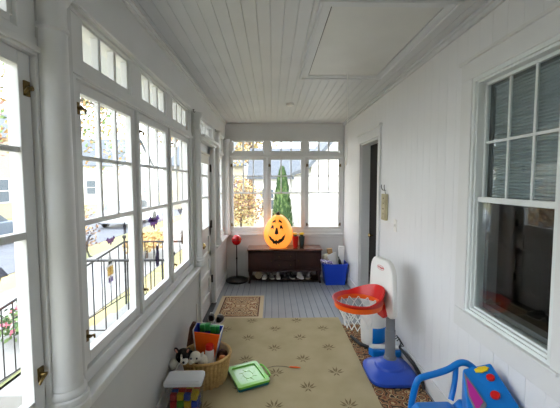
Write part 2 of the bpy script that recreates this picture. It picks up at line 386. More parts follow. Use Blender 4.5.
m = MB(); m.box((-.822, y0+.1, 1.03), (-.818, y1-.1, 1.93)); m.build('glass', GLASS, leaf)
m = MB()
m.tube([(dx1, 3.525, .90), (dx1+.035, 3.525, .90)], .010, 12); m.sph((dx1+.05, 3.525, .90), (.028, .034, .034), 16); m.box((dx1, 3.495, .80), (dx1+.006, 3.555, 1.0))
k = m.build('door_knob', BRASS2, leaf); k['label'] = 'brass knob on a long plate'
for z in (.34, 1.05, 1.76):
    m = MB(); m.tube([(dx1+.012, 4.243, z-.05), (dx1+.012, 4.243, z+.05)], .009, 10); m.box((dx1, 4.22, z-.045), (dx1+.004, 4.262, z+.045)); h = m.build('hinge', STEEL, leaf); h['label'] = 'dark steel hinge'
m = MB(); m.box((-.91, 3.44, 0), (-.735, 4.26, .016)); t = m.build('threshold', BLK, d1, bevel=.004); t['label'] = 'black threshold strip'
m = MB(); m.tube([(-.782, 3.57, 1.915), (-.782, 4.13, 1.915)], .016, 12); m.box((-.789, 3.58, 1.80), (-.786, 4.12, 1.91)); 
tag(m.build('roller_shade', SHADE), 'short cream roller shade rolled up at the top of the glazed door', 'shade')

# ------------------------------------------------------------ right doorway (door_2): dark door set in a deep jamb
d2 = struct(empty('door_2'))
m = MB(); a, b = DO[0], DO[1]
m.box((XR-.022, a-.065, 0), (XR, a, 2.085)); m.box((XR-.022, b, 0), (XR, b+.105, 2.085)); m.box((XR-.022, a-.065, 2.085), (XR, b+.105, 2.19)); m.box((XR-.035, a-.085, 2.19), (XR, b+.125, 2.215))
m.box((XR, a-.001, 0), (XR+.16, a+.022, 2.085)); m.box((XR, b-.022, 0), (XR+.16, b+.001, 2.085)); m.box((XR, a, 2.062), (XR+.16, b, 2.086))
m.build('door_frame', WP, d2, bevel=.004)
m = MB(); X = XR+.115; m.box((X, a+.02, .015), (X+.04, b-.02, 2.065))
for z0, z1 in ((.15, .8), (.95, 1.9)):
    for yc in (a+.2, b-.2): m.box((X-.004, yc-.11, z0), (X, yc+.11, z1))
lf = m.build('door_leaf', DOORD, d2, bevel=.004)
m = MB(); m.tube([(X, 4.20, .90), (X-.035, 4.20, .90)], .009, 10); m.sph((X-.048, 4.20, .90), (.02, .026, .026), 16); k = m.build('door_knob', BRASS2, lf); k['label'] = 'brass knob on the dark door'
m = MB(); m.box((XR, a, 0), (XR+.16, b, .015)); m.build('door_sill', WP, d2)

# ------------------------------------------------------------ house window on the right (window_6)
w6 = struct(empty('window_5')); a, b, z0, z1 = WI
fr = lambda u, v, w: (XR+w, u, v)
m = MB()
m.box(fr(a-.11, z1, -.02), fr(b+.11, z1+.11, 0)); m.box(fr(a-.11, z0-.12, -.02), fr(b+.11, z0, 0)); m.box(fr(a-.11, z0, -.02), fr(a, z1, 0)); m.box(fr(b, z0, -.02), fr(b+.11, z1, 0))
m.box(fr(a-.13, z1+.105, -.03), fr(b+.13, z1+.125, 0)); m.box(fr(a-.05, z0-.012, -.035), fr(b+.03, z0+.004, 0))
m.build('window_casing', WP, w6, bevel=.005)
m = MB()
for d, w0_, w1_, t in ((0, -.012, .07, .022), (.022, .0, .07, .013)):
    m.box(fr(a+d, z0+d, w0_), fr(a+d+t, z1-d, w1_)); m.box(fr(b-d-t, z0+d, w0_), fr(b-d, z1-d, w1_)); m.box(fr(a+d+t, z0+d, w0_), fr(b-d-t, z0+d+t, w1_)); m.box(fr(a+d+t, z1-d-t, w0_), fr(b-d-t, z1-d, w1_))
m.build('window_frame', FRAME, w6)
m = MB(); t = .028; d = .036
m.box(fr(a+d, z0+d, .071), fr(a+d+t, z1-d, .13)); m.box(fr(b-d-t, z0+d, .071), fr(b-d, z1-d, .13)); m.box(fr(a+d+t, z0+d, .071), fr(b-d-t, z0+d+t, .13)); m.box(fr(a+d+t, z1-d-t, .071), fr(b-d-t, z1-d, .13))
m.build('inner_jamb', mat('grey_jamb', (104, 108, 108), .6), w6)
zm = 1.478
for nm, q0, q1, za, zb, grid in (('upper_sash', .040, .062, zm-.012, z1-.036, True), ('lower_sash', .014, .039, z0+.036, zm+.018, False)):
    m = MB(); ya, yb = a+.036, b-.036; t = .017 if grid else .009
    m.box(fr(ya, za, q0), fr(ya+t, zb, q1)); m.box(fr(yb-t, za, q0), fr(yb, zb, q1)); m.box(fr(ya, za, q0), fr(yb, za+max(t, .012), q1)); m.box(fr(ya, zb-(.017 if grid else .03), q0), fr(yb, zb, q1))
    if grid:
        for k in (1, 2): c = ya+t+(yb-ya-2*t)*k/3; m.box(fr(c-.007, za, q0+.006), fr(c+.007, zb, q1-.004))
        c = (za+zb)/2; m.box(fr(ya, c-.007, q0+.006), fr(yb, c+.007, q1-.004))
    so = m.build(nm, FRAME, w6, bevel=.002)
    g = MB(); g.box(fr(ya+t, za+t, q0+.009), fr(yb-t, zb-t, q0+.012)); g.build('glass', DGLASS, so)
m = MB(); n = 40; zlo, zhi = 1.46, z1-.07; hh = (zhi-zlo)/n; X = XR+.078
for k in range(n):
    z = zlo+hh*k; ya_, yb_ = a+.066, b-.066
    m.add([(X+.012, ya_, z-.002), (X+.012, yb_, z-.002), (X, yb_, z+hh*.45), (X, ya_, z+hh*.45), (X+.012, yb_, z+hh*1.02), (X+.012, ya_, z+hh*1.02)], [(0,1,2,3), (3,2,4,5)])
m.box((X-.002, a+.066, z1-.07), (X+.03, b-.066, z1-.045))
m.build('blind', BLIND, w6)
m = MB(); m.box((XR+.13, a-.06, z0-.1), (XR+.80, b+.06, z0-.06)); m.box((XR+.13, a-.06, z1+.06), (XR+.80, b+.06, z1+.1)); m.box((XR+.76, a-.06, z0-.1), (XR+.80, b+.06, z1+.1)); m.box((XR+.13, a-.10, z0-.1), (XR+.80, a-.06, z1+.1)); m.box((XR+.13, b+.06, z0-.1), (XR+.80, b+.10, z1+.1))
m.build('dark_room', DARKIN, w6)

# ------------------------------------------------------------ attic hatch, ceiling fixture
h = empty('attic_hatch', (.63, 2.43, ZC), label='flat attic hatch panel framed by moulding in the ceiling with a hanging pull cord', cat='hatch')
x0, x1, y0, y1 = .323, .934, 1.85, 3.01
m = MB(); m.box((x0+.004, y0+.002, ZC-.006), (x1-.004, y1-.002, ZC+.004)); m.build('hatch_panel', HATCH, h)
m = MB(); m.box((x0-.003, y0+.002, ZC-.0015), (x0+.006, y1-.002, ZC+.0)); m.build('hatch_gap', STEEL, h)
m = MB(); w = .075
def frame_ring(m, prof, fl=.004):      # mitred moulding: prof = (distance out from the panel, drop below the ceiling)
    vs = []
    for d, z in prof: vs += [(x0-d, y0-d, ZC-z), (x1+d, y0-d, ZC-z), (x1+d, y1+d, ZC-z), (x0-d, y1+d, ZC-z)]
    m.add(vs, [(4*j+i, 4*j+(i+1) % 4, 4*j+4+(i+1) % 4, 4*j+4+i) for j in range(len(prof)-1) for i in range(4)])
frame_ring(m, [(.003, -.004), (.003, .010), (w-.020, .012), (w-.016, .020), (w-.006, .022), (w, .016), (w, -.004)])
m.build('hatch_trim', WC, h)
m = MB(); m.tube([(.655, 2.93, ZC-.004), (.657, 2.935, 2.1), (.66, 2.94, 1.76)], .0028, 6); m.sph((.66, 2.94, 1.745), (.007, .007, .014), 10)
m.build('pull_cord', NET, h)
m = MB(); m.lathe([(.0, -.026), (.03, -.026), (.047, -.018), (.052, 0)], (.217, 4.11, ZC), 24); c = tag(m.build('ceiling_fixture', WPL), 'small round white fixture on the ceiling boards beyond the hatch', 'ceiling fixture')
# small hooks under the beam
hk = None
for i, (y, lb) in enumerate(((3.20, 'small dark hook under the beam above the nearer side of the glazed door'), (4.40, 'small dark hook under the beam just before the column past the door'), (5.22, 'small dark hook under the beam above the last narrow window'))):
    if hk is None:
        m = MB(); m.lathe([(.012, 0), (.014, -.006), (.005, -.010)], (0,0,0), 12); m.tube([(0,0,-.008), (0,0,-.03), (.012,0,-.042), (.024,0,-.03)], .004, 8); hk = m.build('ceiling_hook', STEEL); o = hk
    else: o = hk.copy(); col.objects.link(o)
    o.scale = (.7, .7, .7); o.location = (XL+.02, y, 2.272); tag(o, lb, 'hook', 'hooks under the window beam')

# ------------------------------------------------------------ rugs
m = MB(); m.box((.20, -.9, 0), (1.15, 3.56, .006)); 
for k in range(46): 
    x = .215+k*.0202; m.box((x, 3.56, .0), (x+.006, 3.60, .004), 1)
tag(m.build('runner_rug', [ORI, MATB]), 'patterned brown and tan rug strip showing between the sage rug and right wall', 'rug')
m = MB(); m.box((-.62, -.9, .006), (.76, 3.735, .017))
cs = [(-.50, 0), (-.243, 1), (.014, 0), (.262, 1), (.522, 0), ]
rr = random.Random(3)
def sprig(m, cx, cy, s=1.0, fl=1):
    for a, L in ((-70, .065), (-42, .08), (-15, .088), (12, .085), (40, .075), (66, .06)):
        an = R(a+rr.uniform(-5, 5)+ (90 if fl > 0 else 90)); L *= s*1.0; d = Vector((math.cos(an)*1.0, math.sin(an))); n_ = Vector((-d.y, d.x))
        p0 = Vector((cx, cy-.025)) + d*.012; p1 = p0+d*L
        pts = [p0, p0+d*L*.45+n_*.0085, p1, p0+d*L*.45-n_*.0085]
        m.add([(p.x, p.y, .0178) for p in pts], [(0,1,2,3)], 1)
    for a in (-120, -62):
        an = R(a); d = Vector((math.cos(an), math.sin(an))); n_ = Vector((-d.y, d.x)); p0 = Vector((cx, cy-.02)); L = .05*s
        pts = [p0, p0+d*L*.45+n_*.007, p0+d*L, p0+d*L*.45-n_*.007]; m.add([(p.x, p.y, .0178) for p in pts], [(0,1,2,3)], 1)
for ci, cx in enumerate((-.50, -.245, .015, .262, .525)):
    base = 2.235 if ci % 2 == 0 else 2.445
    for k in range(-8, 5):
        y = base+k*.4085
        if -.85 < y < 3.72: sprig(m, cx+rr.uniform(-.01, .01), y-.01, 1.0)
tag(m.build('sage_rug', [RUG, RUGD], bevel=0), 'large sage beige rug with rows of dark leaf sprigs down the middle of the floor', 'rug')
m = MB(); x0, x1, y0, y1 = -.70, -.12, 3.76, 4.53; cx, cy = (x0+x1)/2, (y0+y1)/2
m.box((x0, y0, 0), (x1, y1, .007), 1); m.box((x0+.05, y0+.05, .007), (x1-.05, y1-.05, .0078), 2); m.box((x0+.065, y0+.065, .0078), (x1-.065, y1-.065, .0085), 0)
tag(m.build('doormat', [MATP, MATB, MATC], org=(cx, cy, 0)), 'small tan and brown patterned doormat lying inside the glazed door', 'doormat')

# ------------------------------------------------------------ sideboard
YS0, YS1 = 5.09, 5.425; SX0, SX1 = -.385, .765
s = empty('sideboard', (.19, 5.25, 0), label='low dark walnut sideboard against the back wall under the windows', cat='sideboard')
m = MB(); m.box((SX0-.012, YS0-.015, .522), (SX1+.012, YS1, .548)); m.build('top', SHEENT, s, bevel=.006)
m = MB(); m.box((SX0, YS0+.02, .205), (SX1, YS1-.003, .522)); m.box((SX0, YS0+.005, .19), (SX1, YS0+.03, .225)); m.box((SX0, YS0+.005, .50), (SX1, YS0+.03, .522)); m.build('cabinet_body', DARKW, s, bevel=.004)
def panel_door(nm, xa, xb, za, zb, knob_x):
    m = MB(); m.box((xa, YS0+.006, za), (xb, YS0+.02, zb)); t = .03
    for bx in ((xa, xa+t, za, zb), (xb-t, xb, za, zb), (xa, xb, za, za+t), (xa, xb, zb-t, zb)): m.box((bx[0], YS0-.002, bx[2]), (bx[1], YS0+.008, bx[3]))
    o = m.build(nm, DARKW, s, bevel=.002)
    for kx in knob_x: k = MB(); k.tube([(kx, YS0, (za+zb)/2), (kx, YS0-.014, (za+zb)/2)], .005, 8); k.sph((kx, YS0-.018, (za+zb)/2), .009, 10); k.build('knob', BRASS, o)
panel_door('door', -.37, .005, .235, .495, [-.02]); panel_door('door', .375, .75, .235, .495, [.40])
for i in range(2): panel_door('drawer', .02, .36, .235+i*.133, .362+i*.133, [.10, .28])
for x in (SX0+.03, SX1-.03):
    for y in (YS0+.03, YS1-.04):
        m = MB(); sx = 1 if x < .2 else -1
        m.tube([(x, y, .205), (x, y, .15), (x+.006*sx, y, .10), (x-.004*sx, y, .04), (x-.014*sx, y, .0)], [.026, .024, .017, .013, .018], 10); m.build('leg', DARKW, s)
m = MB(); m.box((SX0+.04, YS0+.05, .04), (SX1-.04, YS1-.03, .052)); m.build('stretcher_shelf', DARKW, s)

# shoes on the shelf under the sideboard
def shoe_mesh(mb, L=.2, w=.075, h=.075, sole=1):
    n = 14; rings = []; k = 10
    for i in range(n+1):
        t = i/n; x = -L/2+L*t
        ww = w/2*(.62+.45*math.sin(PI*min(1, t*1.05))**.6 - .12*(1-t)); ww *= 1 if t < .93 else .72; ww *= .8 if t == 0 else 1
        hh = h*(1.0 if t < .42 else 1.0-.55*((t-.42)/.58)**.8)*(1 if t < .97 else .7)
        ring = []
        for j in range(k): a = PI*j/(k-1); ring.append((x, ww*math.cos(a), .018+(hh-.018)*math.sin(a)**.7))
        rings.append(ring)
    vs = [p for r in rings for p in r]; fs = []
    for i in range(n):
        for j in range(k-1): fs.append((i*k+j, i*k+j+1, (i+1)*k+j+1, (i+1)*k+j))
    fs += [tuple(range(k)), tuple(n*k+j for j in range(k))]; mb.add(vs, fs, 0, True)
    pts = [(r[0][0], r[0][1]) for r in rings] + [(r[-1][0], r[-1][1]) for r in rings[::-1]]
    mb.prism([(x*1.03, y*1.12) for x, y in pts], lambda u, v, d: (u, v, d), 0, .02, 1)
    mb.lathe([(.02, 0), (.024, .003)], (-L*.26, 0, h-.004), 12, 2)
    for q in range(4): x = .0+q*.014; mb.tube([(x, -.016, h*(.93-.08*q)), (x+.003, 0, h*(1.0-.09*q)), (x, .016, h*(.93-.08*q))], .0025, 5, 1)
sh = [(-.235, 'round', 0), ]
labels = ['pale sneaker under the sideboard, closest to its left leg', 'dark sneaker second from the left under the sideboard', 'pale sneaker under the left half of the middle drawers',
          'dark shoe under the sideboard below the middle drawers', 'dark shoe under the right edge of the middle drawers', 'pale sneaker under the right door of the sideboard', 'grey sneaker under the sideboard nearest its right leg']
cols = [[SOLE, PAPER, BLK], [GREYM, SOLE, BLK], [SOLE, PAPER, BLK], [BLK, GREYM, BLK], [BLK, SOLE, BLK], [SOLE, PAPER, BLK], [GREYM, SOLE, BLK]]
base = {}
for i, (x, lb) in enumerate(zip((-.125, -.02, .085, .20, .31, .44, .575), labels)):
    mb = MB(); shoe_mesh(mb, .17, .07, .07+.012*(i % 3)); o = mb.build('shoe', cols[i]); o.location = (x, 5.215, .053); o.rotation_euler = (0, 0, -PI/2+(-.25, .3, .1, -.2, .25, .45, -.4)[i])
    tag(o, lb, 'shoe', 'shoes on the shelf under the sideboard')
m = MB(); m.tube([(-.225, 5.17, .113), (-.225, 5.20, .113)], [.058, .056], 28); m.tube([(-.225, 5.165, .113), (-.225, 5.17, .113)], .04, 24); o = tag(m.build('round_tin', CREAM), 'round pale tin standing on edge under the left end of the sideboard', 'tin')

# ------------------------------------------------------------ pumpkin
pk = empty('jack_o_lantern', (.09, 5.24, .548), label='glowing orange light-up pumpkin with a drawn face on the dark sideboard', cat='pumpkin')
def pk_r(z):     # z 0..1
    return .232*(math.sin(PI*min(1, max(0, .10+.875*z**.90)))**.56)
def pk_pt(a, z, off=0):
    r = pk_r(z)*(1-.022*abs(math.cos(a*6))**3*0 - .018*(0.5+.5*math.cos(a*12)))+off
    return (.09+r*math.sin(a), 5.235-r*.86*math.cos(a), .549+.515*z)
m = MB(); vs = []; fs = []; n, q = 72, 30
for j in range(q+1):
    for i in range(n): vs.append(pk_pt(2*PI*i/n, j/q))
for j in range(q):
    for i in range(n): fs.append((j*n+i, j*n+(i+1) % n, (j+1)*n+(i+1) % n, (j+1)*n+i))
fs += [tuple(range(n)), tuple(q*n+i for i in range(n))]; m.add(vs, fs, 0, True); shell = m.build('shell', PKM, pk)
def face_poly(name, poly):
    bm = bmesh.new(); vv = [bm.verts.new((u, v, 0)) for u, v in poly]; bm.faces.new(vv); bmesh.ops.triangulate(bm, faces=bm.faces[:]); bmesh.ops.subdivide_edges(bm, edges=bm.edges[:], cuts=3, use_grid_fill=True)
    bmesh.ops.triangulate(bm, faces=bm.faces[:])
    for v in bm.verts: v.co = Vector(pk_pt(v.co.x, v.co.y, .0035))
    me = bpy.data.meshes.new(name); bm.to_mesh(me); bm.free(); me.materials.append(BLK); o = bpy.data.objects.new(name, me); col.objects.link(o); o.parent = pk; o.location = -pk.location; return o
ca = -.13
def fz(poly, sa=1.35, sz=1.0): return [(ca+(u-ca)*sa, v) for u, v in poly]
for sx in (-1, 1):
    c = ca+sx*.25
    face_poly('eye', fz([(c-.10, .60), (c-.06, .72), (c+.06, .72), (c+.10, .60), (c+.02, .635), (c-.02, .635)]))
    face_poly('eyebrow', fz([(ca+sx*.09, .79), (ca+sx*.14, .90), (ca+sx*.35, .83), (ca+sx*.33, .775), (ca+sx*.17, .82)]))
face_poly('nose', fz([(ca-.10, .48), (ca-.04, .65), (ca+.04, .655), (ca+.10, .48), (ca+.03, .455), (ca-.03, .455)]))
face_poly('mouth', fz([(ca-.50, .46), (ca-.42, .40), (ca-.32, .385), (ca-.27, .335), (ca-.17, .31), (ca-.10, .25), (ca-.02, .30), (ca+.06, .25), (ca+.14, .31), (ca+.26, .33), (ca+.33, .40), (ca+.42, .425), (ca+.50, .48),
          (ca+.42, .30), (ca+.28, .22), (ca+.17, .195), (ca+.14, .13), (ca+.06, .195), (ca-.04, .12), (ca-.11, .18), (ca-.22, .155), (ca-.28, .24), (ca-.38, .28), (ca-.42, .33)], 1.25)[::-1])
m = MB(); m.tube([(.09, 5.235, 1.045), (.088, 5.233, 1.085), (.078, 5.23, 1.11)], [.042, .026, .030], 10); st = m.build('stem', mat('stem_green', (70, 62, 34), .7), pk)

# small pots with yellow flowers
for x, mt, lb in ((.362, RED, 'small red pot of yellow flowers beside the glowing pumpkin'), (.462, mat('dark_green_pot', (44, 60, 56), .4), 'small dark green pot of yellow flowers, right of the red pot')):
    r_ = empty('flower_pot', (x, 5.2, .548), label=lb, cat='flower pot', group='flower pots on the sideboard')
    m = MB(); m.lathe([(.030, 0), (.038, .02), (.044, .14), (.047, .16), (.047, .178), (.041, .178), (.039, .15)], (x, 5.2, .549), 20); m.build('pot', mt, r_)
    m = MB(); rq = random.Random(int(x*1000))
    for k in range(16):
        a, q = rq.uniform(0, 6.28), rq.uniform(0, .036); px, py = x+q*math.cos(a), 5.2+q*math.sin(a); m.tube([(x, 5.2, .69), (px, py, .755)], .0025, 5, 1)
        for t in range(5): b = t*1.256; m.sph((px+.009*math.cos(b), py+.009*math.sin(b), .76+rq.uniform(0, .02)), (.010, .010, .008), 6)
    for k in range(14):
        a = rq.uniform(0, 6.28); m.add([(x, 5.2, .72), (x+.036*math.cos(a), 5.2+.036*math.sin(a), .745), (x+.04*math.cos(a+.3), 5.2+.04*math.sin(a+.3), .755)], [(0,1,2)], 1)
    m.build('flowers', [YEL, LGRN], r_)

# ------------------------------------------------------------ punching ball
p = empty('punching_ball', (-.575, 5.24, 0), label='red punching ball on a black pole in the far left corner', cat='punching ball')
m = MB(); m.lathe([(.165, 0), (.178, .012), (.176, .03), (.15, .045), (.06, .055), (.022, .075)], (-.575, 5.24, 0), 36); m.build('base', BLK, p)
m = MB(); m.tube([(-.575, 5.24, .07), (-.575, 5.24, .60)], .009, 10); m.tube([(-.575, 5.24, .36), (-.575, 5.24, .385)], .014, 10); m.build('pole', BLK, p)
m = MB(); m.sph((-.575, 5.24, .668), (.078, .078, .085), 28); 
b_ = m.build('ball', mat('glossy_red', (190, 14, 22), .22, coat=.6), p)
m = MB(); m.tube([(-.575+.0795*math.cos(a), 5.24+.0795*math.sin(a)*.0+ .0, .668+.0865*math.sin(a)) if False else (-.575+.0795*math.sin(a), 5.24-.0795*math.cos(a), .668) for a in [2*PI*i/32 for i in range(32)]], .003, 6, closed=True); m.build('seam', BLK, b_)

# ------------------------------------------------------------ recycling bin and contents
BX, BY = .965, 5.10
bn = empty('recycling_bin', (BX, BY, 0), label='blue plastic recycling bin full of paper beside the sideboard', cat='bin')
def taper_box(m, cx, cy, z0, z1, w0, d0, w1, d1, t, mi=0):
    o = [(cx-w0/2, cy-d0/2, z0), (cx+w0/2, cy-d0/2, z0), (cx+w0/2, cy+d0/2, z0), (cx-w0/2, cy+d0/2, z0), (cx-w1/2, cy-d1/2, z1), (cx+w1/2, cy-d1/2, z1), (cx+w1/2, cy+d1/2, z1), (cx-w1/2, cy+d1/2, z1)]
    i = [(cx+(a-cx)*(1-2*t/w0), cy+(b-cy)*(1-2*t/d0), c+(t if k < 4 else 0)) for k, (a, b, c) in enumerate(o)]
    m.add(o+i, [(0,1,2,3), (8,9,10,11), (0,1,5,4), (1,2,6,5), (2,3,7,6), (3,0,4,7), (8,9,13,12), (9,10,14,13), (10,11,15,14), (11,8,12,15), (4,5,13,12), (5,6,14,13), (6,7,15,14), (7,4,12,15)], mi)
m = MB(); taper_box(m, BX, BY, 0, .33, .30, .22, .37, .27, .006); m.build('tub', BLUE, bn, bevel=.006)
m = MB()
for a, b in (((BX-.195, BY-.145), (BX+.195, BY-.135)), ((BX-.195, BY+.135), (BX+.195, BY+.145)), ((BX-.195, BY-.145), (BX-.184, BY+.145)), ((BX+.184, BY-.145), (BX+.195, BY+.145))): m.box((*a, .31), (*b, .332))
m.build('rim', BLUE, bn, bevel=.003)
def loose_box(name, c, size, rot, mt, label, cat, bev=.002):
    m = MB(); m.box([-v/2 for v in size], [v/2 for v in size]); o = m.build(name, mt, bevel=bev); o.location = c; o.rotation_euler = rot; return tag(o, label, cat)
loose_box('flat_carton', (1.072, 5.14, .325), (.09, .05, .50), (R(-2), R(4), 0), PAPER, 'tall white flat carton standing at the right side of the blue bin', 'carton')
loose_box('magazine', (.95, 5.10, .33), (.10, .012, .28), (0, R(-24), R(4)), PAPER, 'white magazine leaning left out of the middle of the blue bin', 'magazine')
loose_box('folded_flyer', (1.0, 5.20, .33), (.08, .012, .27), (0, R(-12), 0), PAPER, 'white folded flyer in the blue bin between the magazine and the carton', 'paper')
loose_box('newspaper', (.83, 5.0, .362), (.19, .09, .025), (R(10), R(12), R(4)), PAPERP, 'printed newspaper with purple ink hanging over the left rim of the blue bin', 'newspaper')
m = MB(); m.sph((0,0,0), (.055, .05, .055), 14); m.sph((.02, 0, .04), (.03, .03, .02), 10); o = m.build('crumpled_bag', CREAM); o.location = (.838, 5.17, .395); tag(o, 'crumpled cream paper bag at the left end of the blue bin', 'paper bag')
m = MB(); m.box((-.04, -.03, -.1), (.04, .03, .1)); o = m.build('snack_carton', CARD, bevel=.003); o.location = (.915, 5.20, .43); o.rotation_euler = (0, R(-6), 0); tag(o, 'tan cardboard snack box behind the papers in the blue bin', 'box')
m = MB(); m.lathe([(.024, -.1), (.025, .0), (.022, .04), (.009, .07), (.009, .1), (.011, .105)], (0,0,0), 16); o = m.build('bottle', BLK); o.location = (1.045, 5.04, .33); o.rotation_euler = (0, R(-14), 0); tag(o, 'black bottle leaning in front of the tall carton in the blue bin', 'bottle')

# ------------------------------------------------------------ toy basketball hoop
hb = empty('basketball_hoop', (.96, 2.62, 0), label='toy basketball hoop with blue base, grey pole and red rim by the right wall', cat='basketball hoop')
bc = Vector((.955, 2.60, .006))
m = MB(); vs = []; fs = []; n = 40
def sq(a, r, e=4.5): c, s_ = abs(math.cos(a)), abs(math.sin(a)); return r/((c**e+s_**e)**(1/e))
prof = [(.185, 0), (.195, .012), (.195, .035), (.178, .055), (.15, .068), (.120, .082), (.112, .10), (.085, .112), (.062, .125)]
for k, (r, z) in enumerate(prof):
    e = 4.0 if k < 5 else 2.2
    for i in range(n):
        a = 2*PI*i/n; rad = sq(a, r, e); vs.append((bc.x+rad*math.cos(a), bc.y+rad*math.sin(a), bc.z+z))
for j in range(len(prof)-1):
    for i in range(n): fs.append((j*n+i, j*n+(i+1) % n, (j+1)*n+(i+1) % n, (j+1)*n+i))
fs += [tuple(range(n)), tuple((len(prof)-1)*n+i for i in range(n))]; m.add(vs, fs, 0, True); m.build('base', BLUE2, hb)
P0, P1 = Vector((.968, 2.63, .12)), Vector((.975, 2.66, .56))
m = MB(); m.tube([P0, P0+Vector((0,0,.03))], [.055, .048], 20); m.tube([P0, P0*.45+P1*.55], .041, 20); m.tube([P0*.45+P1*.55, P1], .036, 20); m.build('pole', GREYP, hb)
# backboard: normal towards the rim
bn_ = Vector((-1, -.18, 0)).normalized(); bt = Vector((0,0,1)).cross(bn_).normalized(); bctr = Vector((.925, 2.715, .0))
def bb(u, v, d): q = bctr + bt*u + bn_*d; return (q.x, q.y, v)
def rrect(w0, w1, h0, h1, r, n=6):
    pts = []
    for cx, cy, a0 in ((w1-r, h1-r, 0), (w0+r, h1-r, 90), (w0+r*.6, h0+r*.6, 180), (w1-r*.6, h0+r*.6, 270)):
        rr_ = r if a0 < 180 else r*.6
        for k in range(n+1): a = R(a0+90*k/n); pts.append((cx+rr_*math.cos(a), cy+rr_*math.sin(a)))
    return pts
m = MB(); m.prism([(u*(1-.20*(v-.49)/.455), v) for u, v in rrect(-.215, .215, .49, .945, .11)], bb, -.022, .022); m.build('backboard', WPL, hb, bevel=.012)
m = MB(); m.prism([(u, v) for u, v in rrect(-.10, .10, .60, .74, .02)], bb, .022, .0225); 
m2 = MB()
for k in range(9):      # small red maker's mark, illegible in the photo
    u = -.04+k*.010; m2.prism([(u, .862+.003*math.sin(k)), (u+.006, .862+.003*math.sin(k)), (u+.006, .874), (u, .874)], bb, .022, .0235)
m2.tube([bb(.055*math.cos(t), .868+.018*math.sin(t), .023) for t in [2*PI*i/24 for i in range(24)]], .0016, 5, closed=True)
o = m2.build('maker_mark', RED, hb); o['label'] = 'small red oval mark'
# rim (orange ring), red upper flange sloping up to the board, net
rc = Vector((.70, 2.645, .60)); rad = .185
rt_ = bn_.copy(); tilt = .0
def rim_pt(a, r, z): d = bn_*math.cos(a)+bt*math.sin(a); return (rc.x+d.x*r, rc.y+d.y*r, rc.z+z)
def ring(prof, zf=lambda a: 0, n=48, mi=0):
    mb = MB(); vs = []; fs = []; k = len(prof)
    for i in range(n):
        a = 2*PI*i/n
        for (r, z, w) in prof: vs.append(rim_pt(a, r, z+w*zf(a)))
    for i in range(n):
        for j in range(k): fs.append((i*k+j, i*k+(j+1) % k, ((i+1) % n)*k+(j+1) % k, ((i+1) % n)*k+j))
    return mb.add(vs, fs, mi, True)
# the ring tips a little: lower at the front
bump_ = lambda a: .085*max(0, -math.cos(a))**1.2
m = ring([(rad-.004, -.03, 0), (rad+.006, -.03, 0), (rad+.012, .012, 0), (rad-.002, .012, 0)]); 
m.box((.868, 2.60, .585), (.90, 2.74, .612)); m.build('rim', ORG, hb)
m = ring([(rad-.01, .010, 0), (rad+.014, .010, 0), (rad+.026, .034, 1), (rad+.016, .038, 1)], bump_); m.build('flange', RED, hb)
q = [bb(-.07, .50, .022), bb(.07, .50, .022), bb(.07, .60, .022), bb(-.07, .60, .022)]
m = MB(); m.prism([(.01, .475), (.10, .475), (.125, .50), (.06, .62), (-.02, .62)], bb, .02, .05); m.tube([P1+Vector((0,0,-.03)), P1+Vector((-.03,-.01,.03))], [.047, .044], 16); m.build('bracket', RED, hb, bevel=.004)
m = MB(); ns = 14; rows = [(rad-.004, -.012), (.16, -.055), (.135, -.10), (.115, -.15), (.105, -.20)]
for sg in (1, -1):
    for i in range(ns):
        pts = []
        for j, (r, z) in enumerate(rows): pts.append(rim_pt(2*PI*(i+sg*j*.5+.5)/ns, r, z))
        m.tube(pts, .0038, 6)
m.build('net', NET, hb)

# white and blue tub behind the hoop
t = empty('toy_tub', (.985, 3.12, 0), label='white plastic tub with a blue patch standing behind the hoop pole', cat='toy tub')
m = MB(); m.lathe([(.10, .006), (.115, .02), (.125, .20), (.118, .30), (.09, .34), (.04, .35)], (.985, 3.14, 0), 28); m.build('tub_body', WPL, t)
m = MB(); m.lathe([(.117, .05), (.1265, .06), (.1285, .16), (.126, .20), (.118, .21)], (.985, 3.14, 0), 24, a0=R(-110), a1=R(-20)); m.build('blue_panel', SKYB, t)
# blue and white toy
t = empty('toy_boat', (1.02, 2.91, 0), label='flat blue toy with a long white top lying between the hoop base and the tub', cat='toy')
fn = lambda u, v, d: (1.015+u*math.cos(-.12)-v*math.sin(-.12), 2.90+u*math.sin(-.12)+v*math.cos(-.12), d)
m = MB(); m.prism([(-.145, 0), (-.11, -.05), (.12, -.05), (.145, -.02), (.145, .04), (.1, .05), (-.11, .05)], fn, .007, .075); m.build('hull', SKYB, t, bevel=.012)
m = MB(); m.prism([(-.14, 0), (-.11, -.03), (.12, -.03), (.135, .0), (.12, .03), (-.11, .03)], fn, .075, .095); m.build('deck', WPL, t, bevel=.006)
m = MB(); m.tube([(.79, 3.24, .026), (.84, 3.09, .024), (.93, 2.995, .022), (1.04, 2.985, .022), (1.13, 2.985, .024)], [.014, .015, .015, .015, .012], 8)
tag(m.build('toy_golf_club', BLK), 'thin black stick lying on the patterned rug behind the hoop', 'stick')
m = MB(); m.tube([(1.125, 2.82, .115), (1.14, 2.72, .105), (1.15, 2.60, .095), (1.15, 2.46, .075), (1.14, 2.375, .02)], [.01, .014, .015, .014, .010], 10)
for k in range(3): m.tube([(1.10+.01*k, 2.94-.03*k, .15), (1.135, 2.92-.03*k, .18), (1.15, 2.86-.03*k, .14), (1.12, 2.83, .116)], .005, 6)
tag(m.build('black_strap', BLK), 'black bunched strap lying along the right wall beside the hoop base', 'strap')

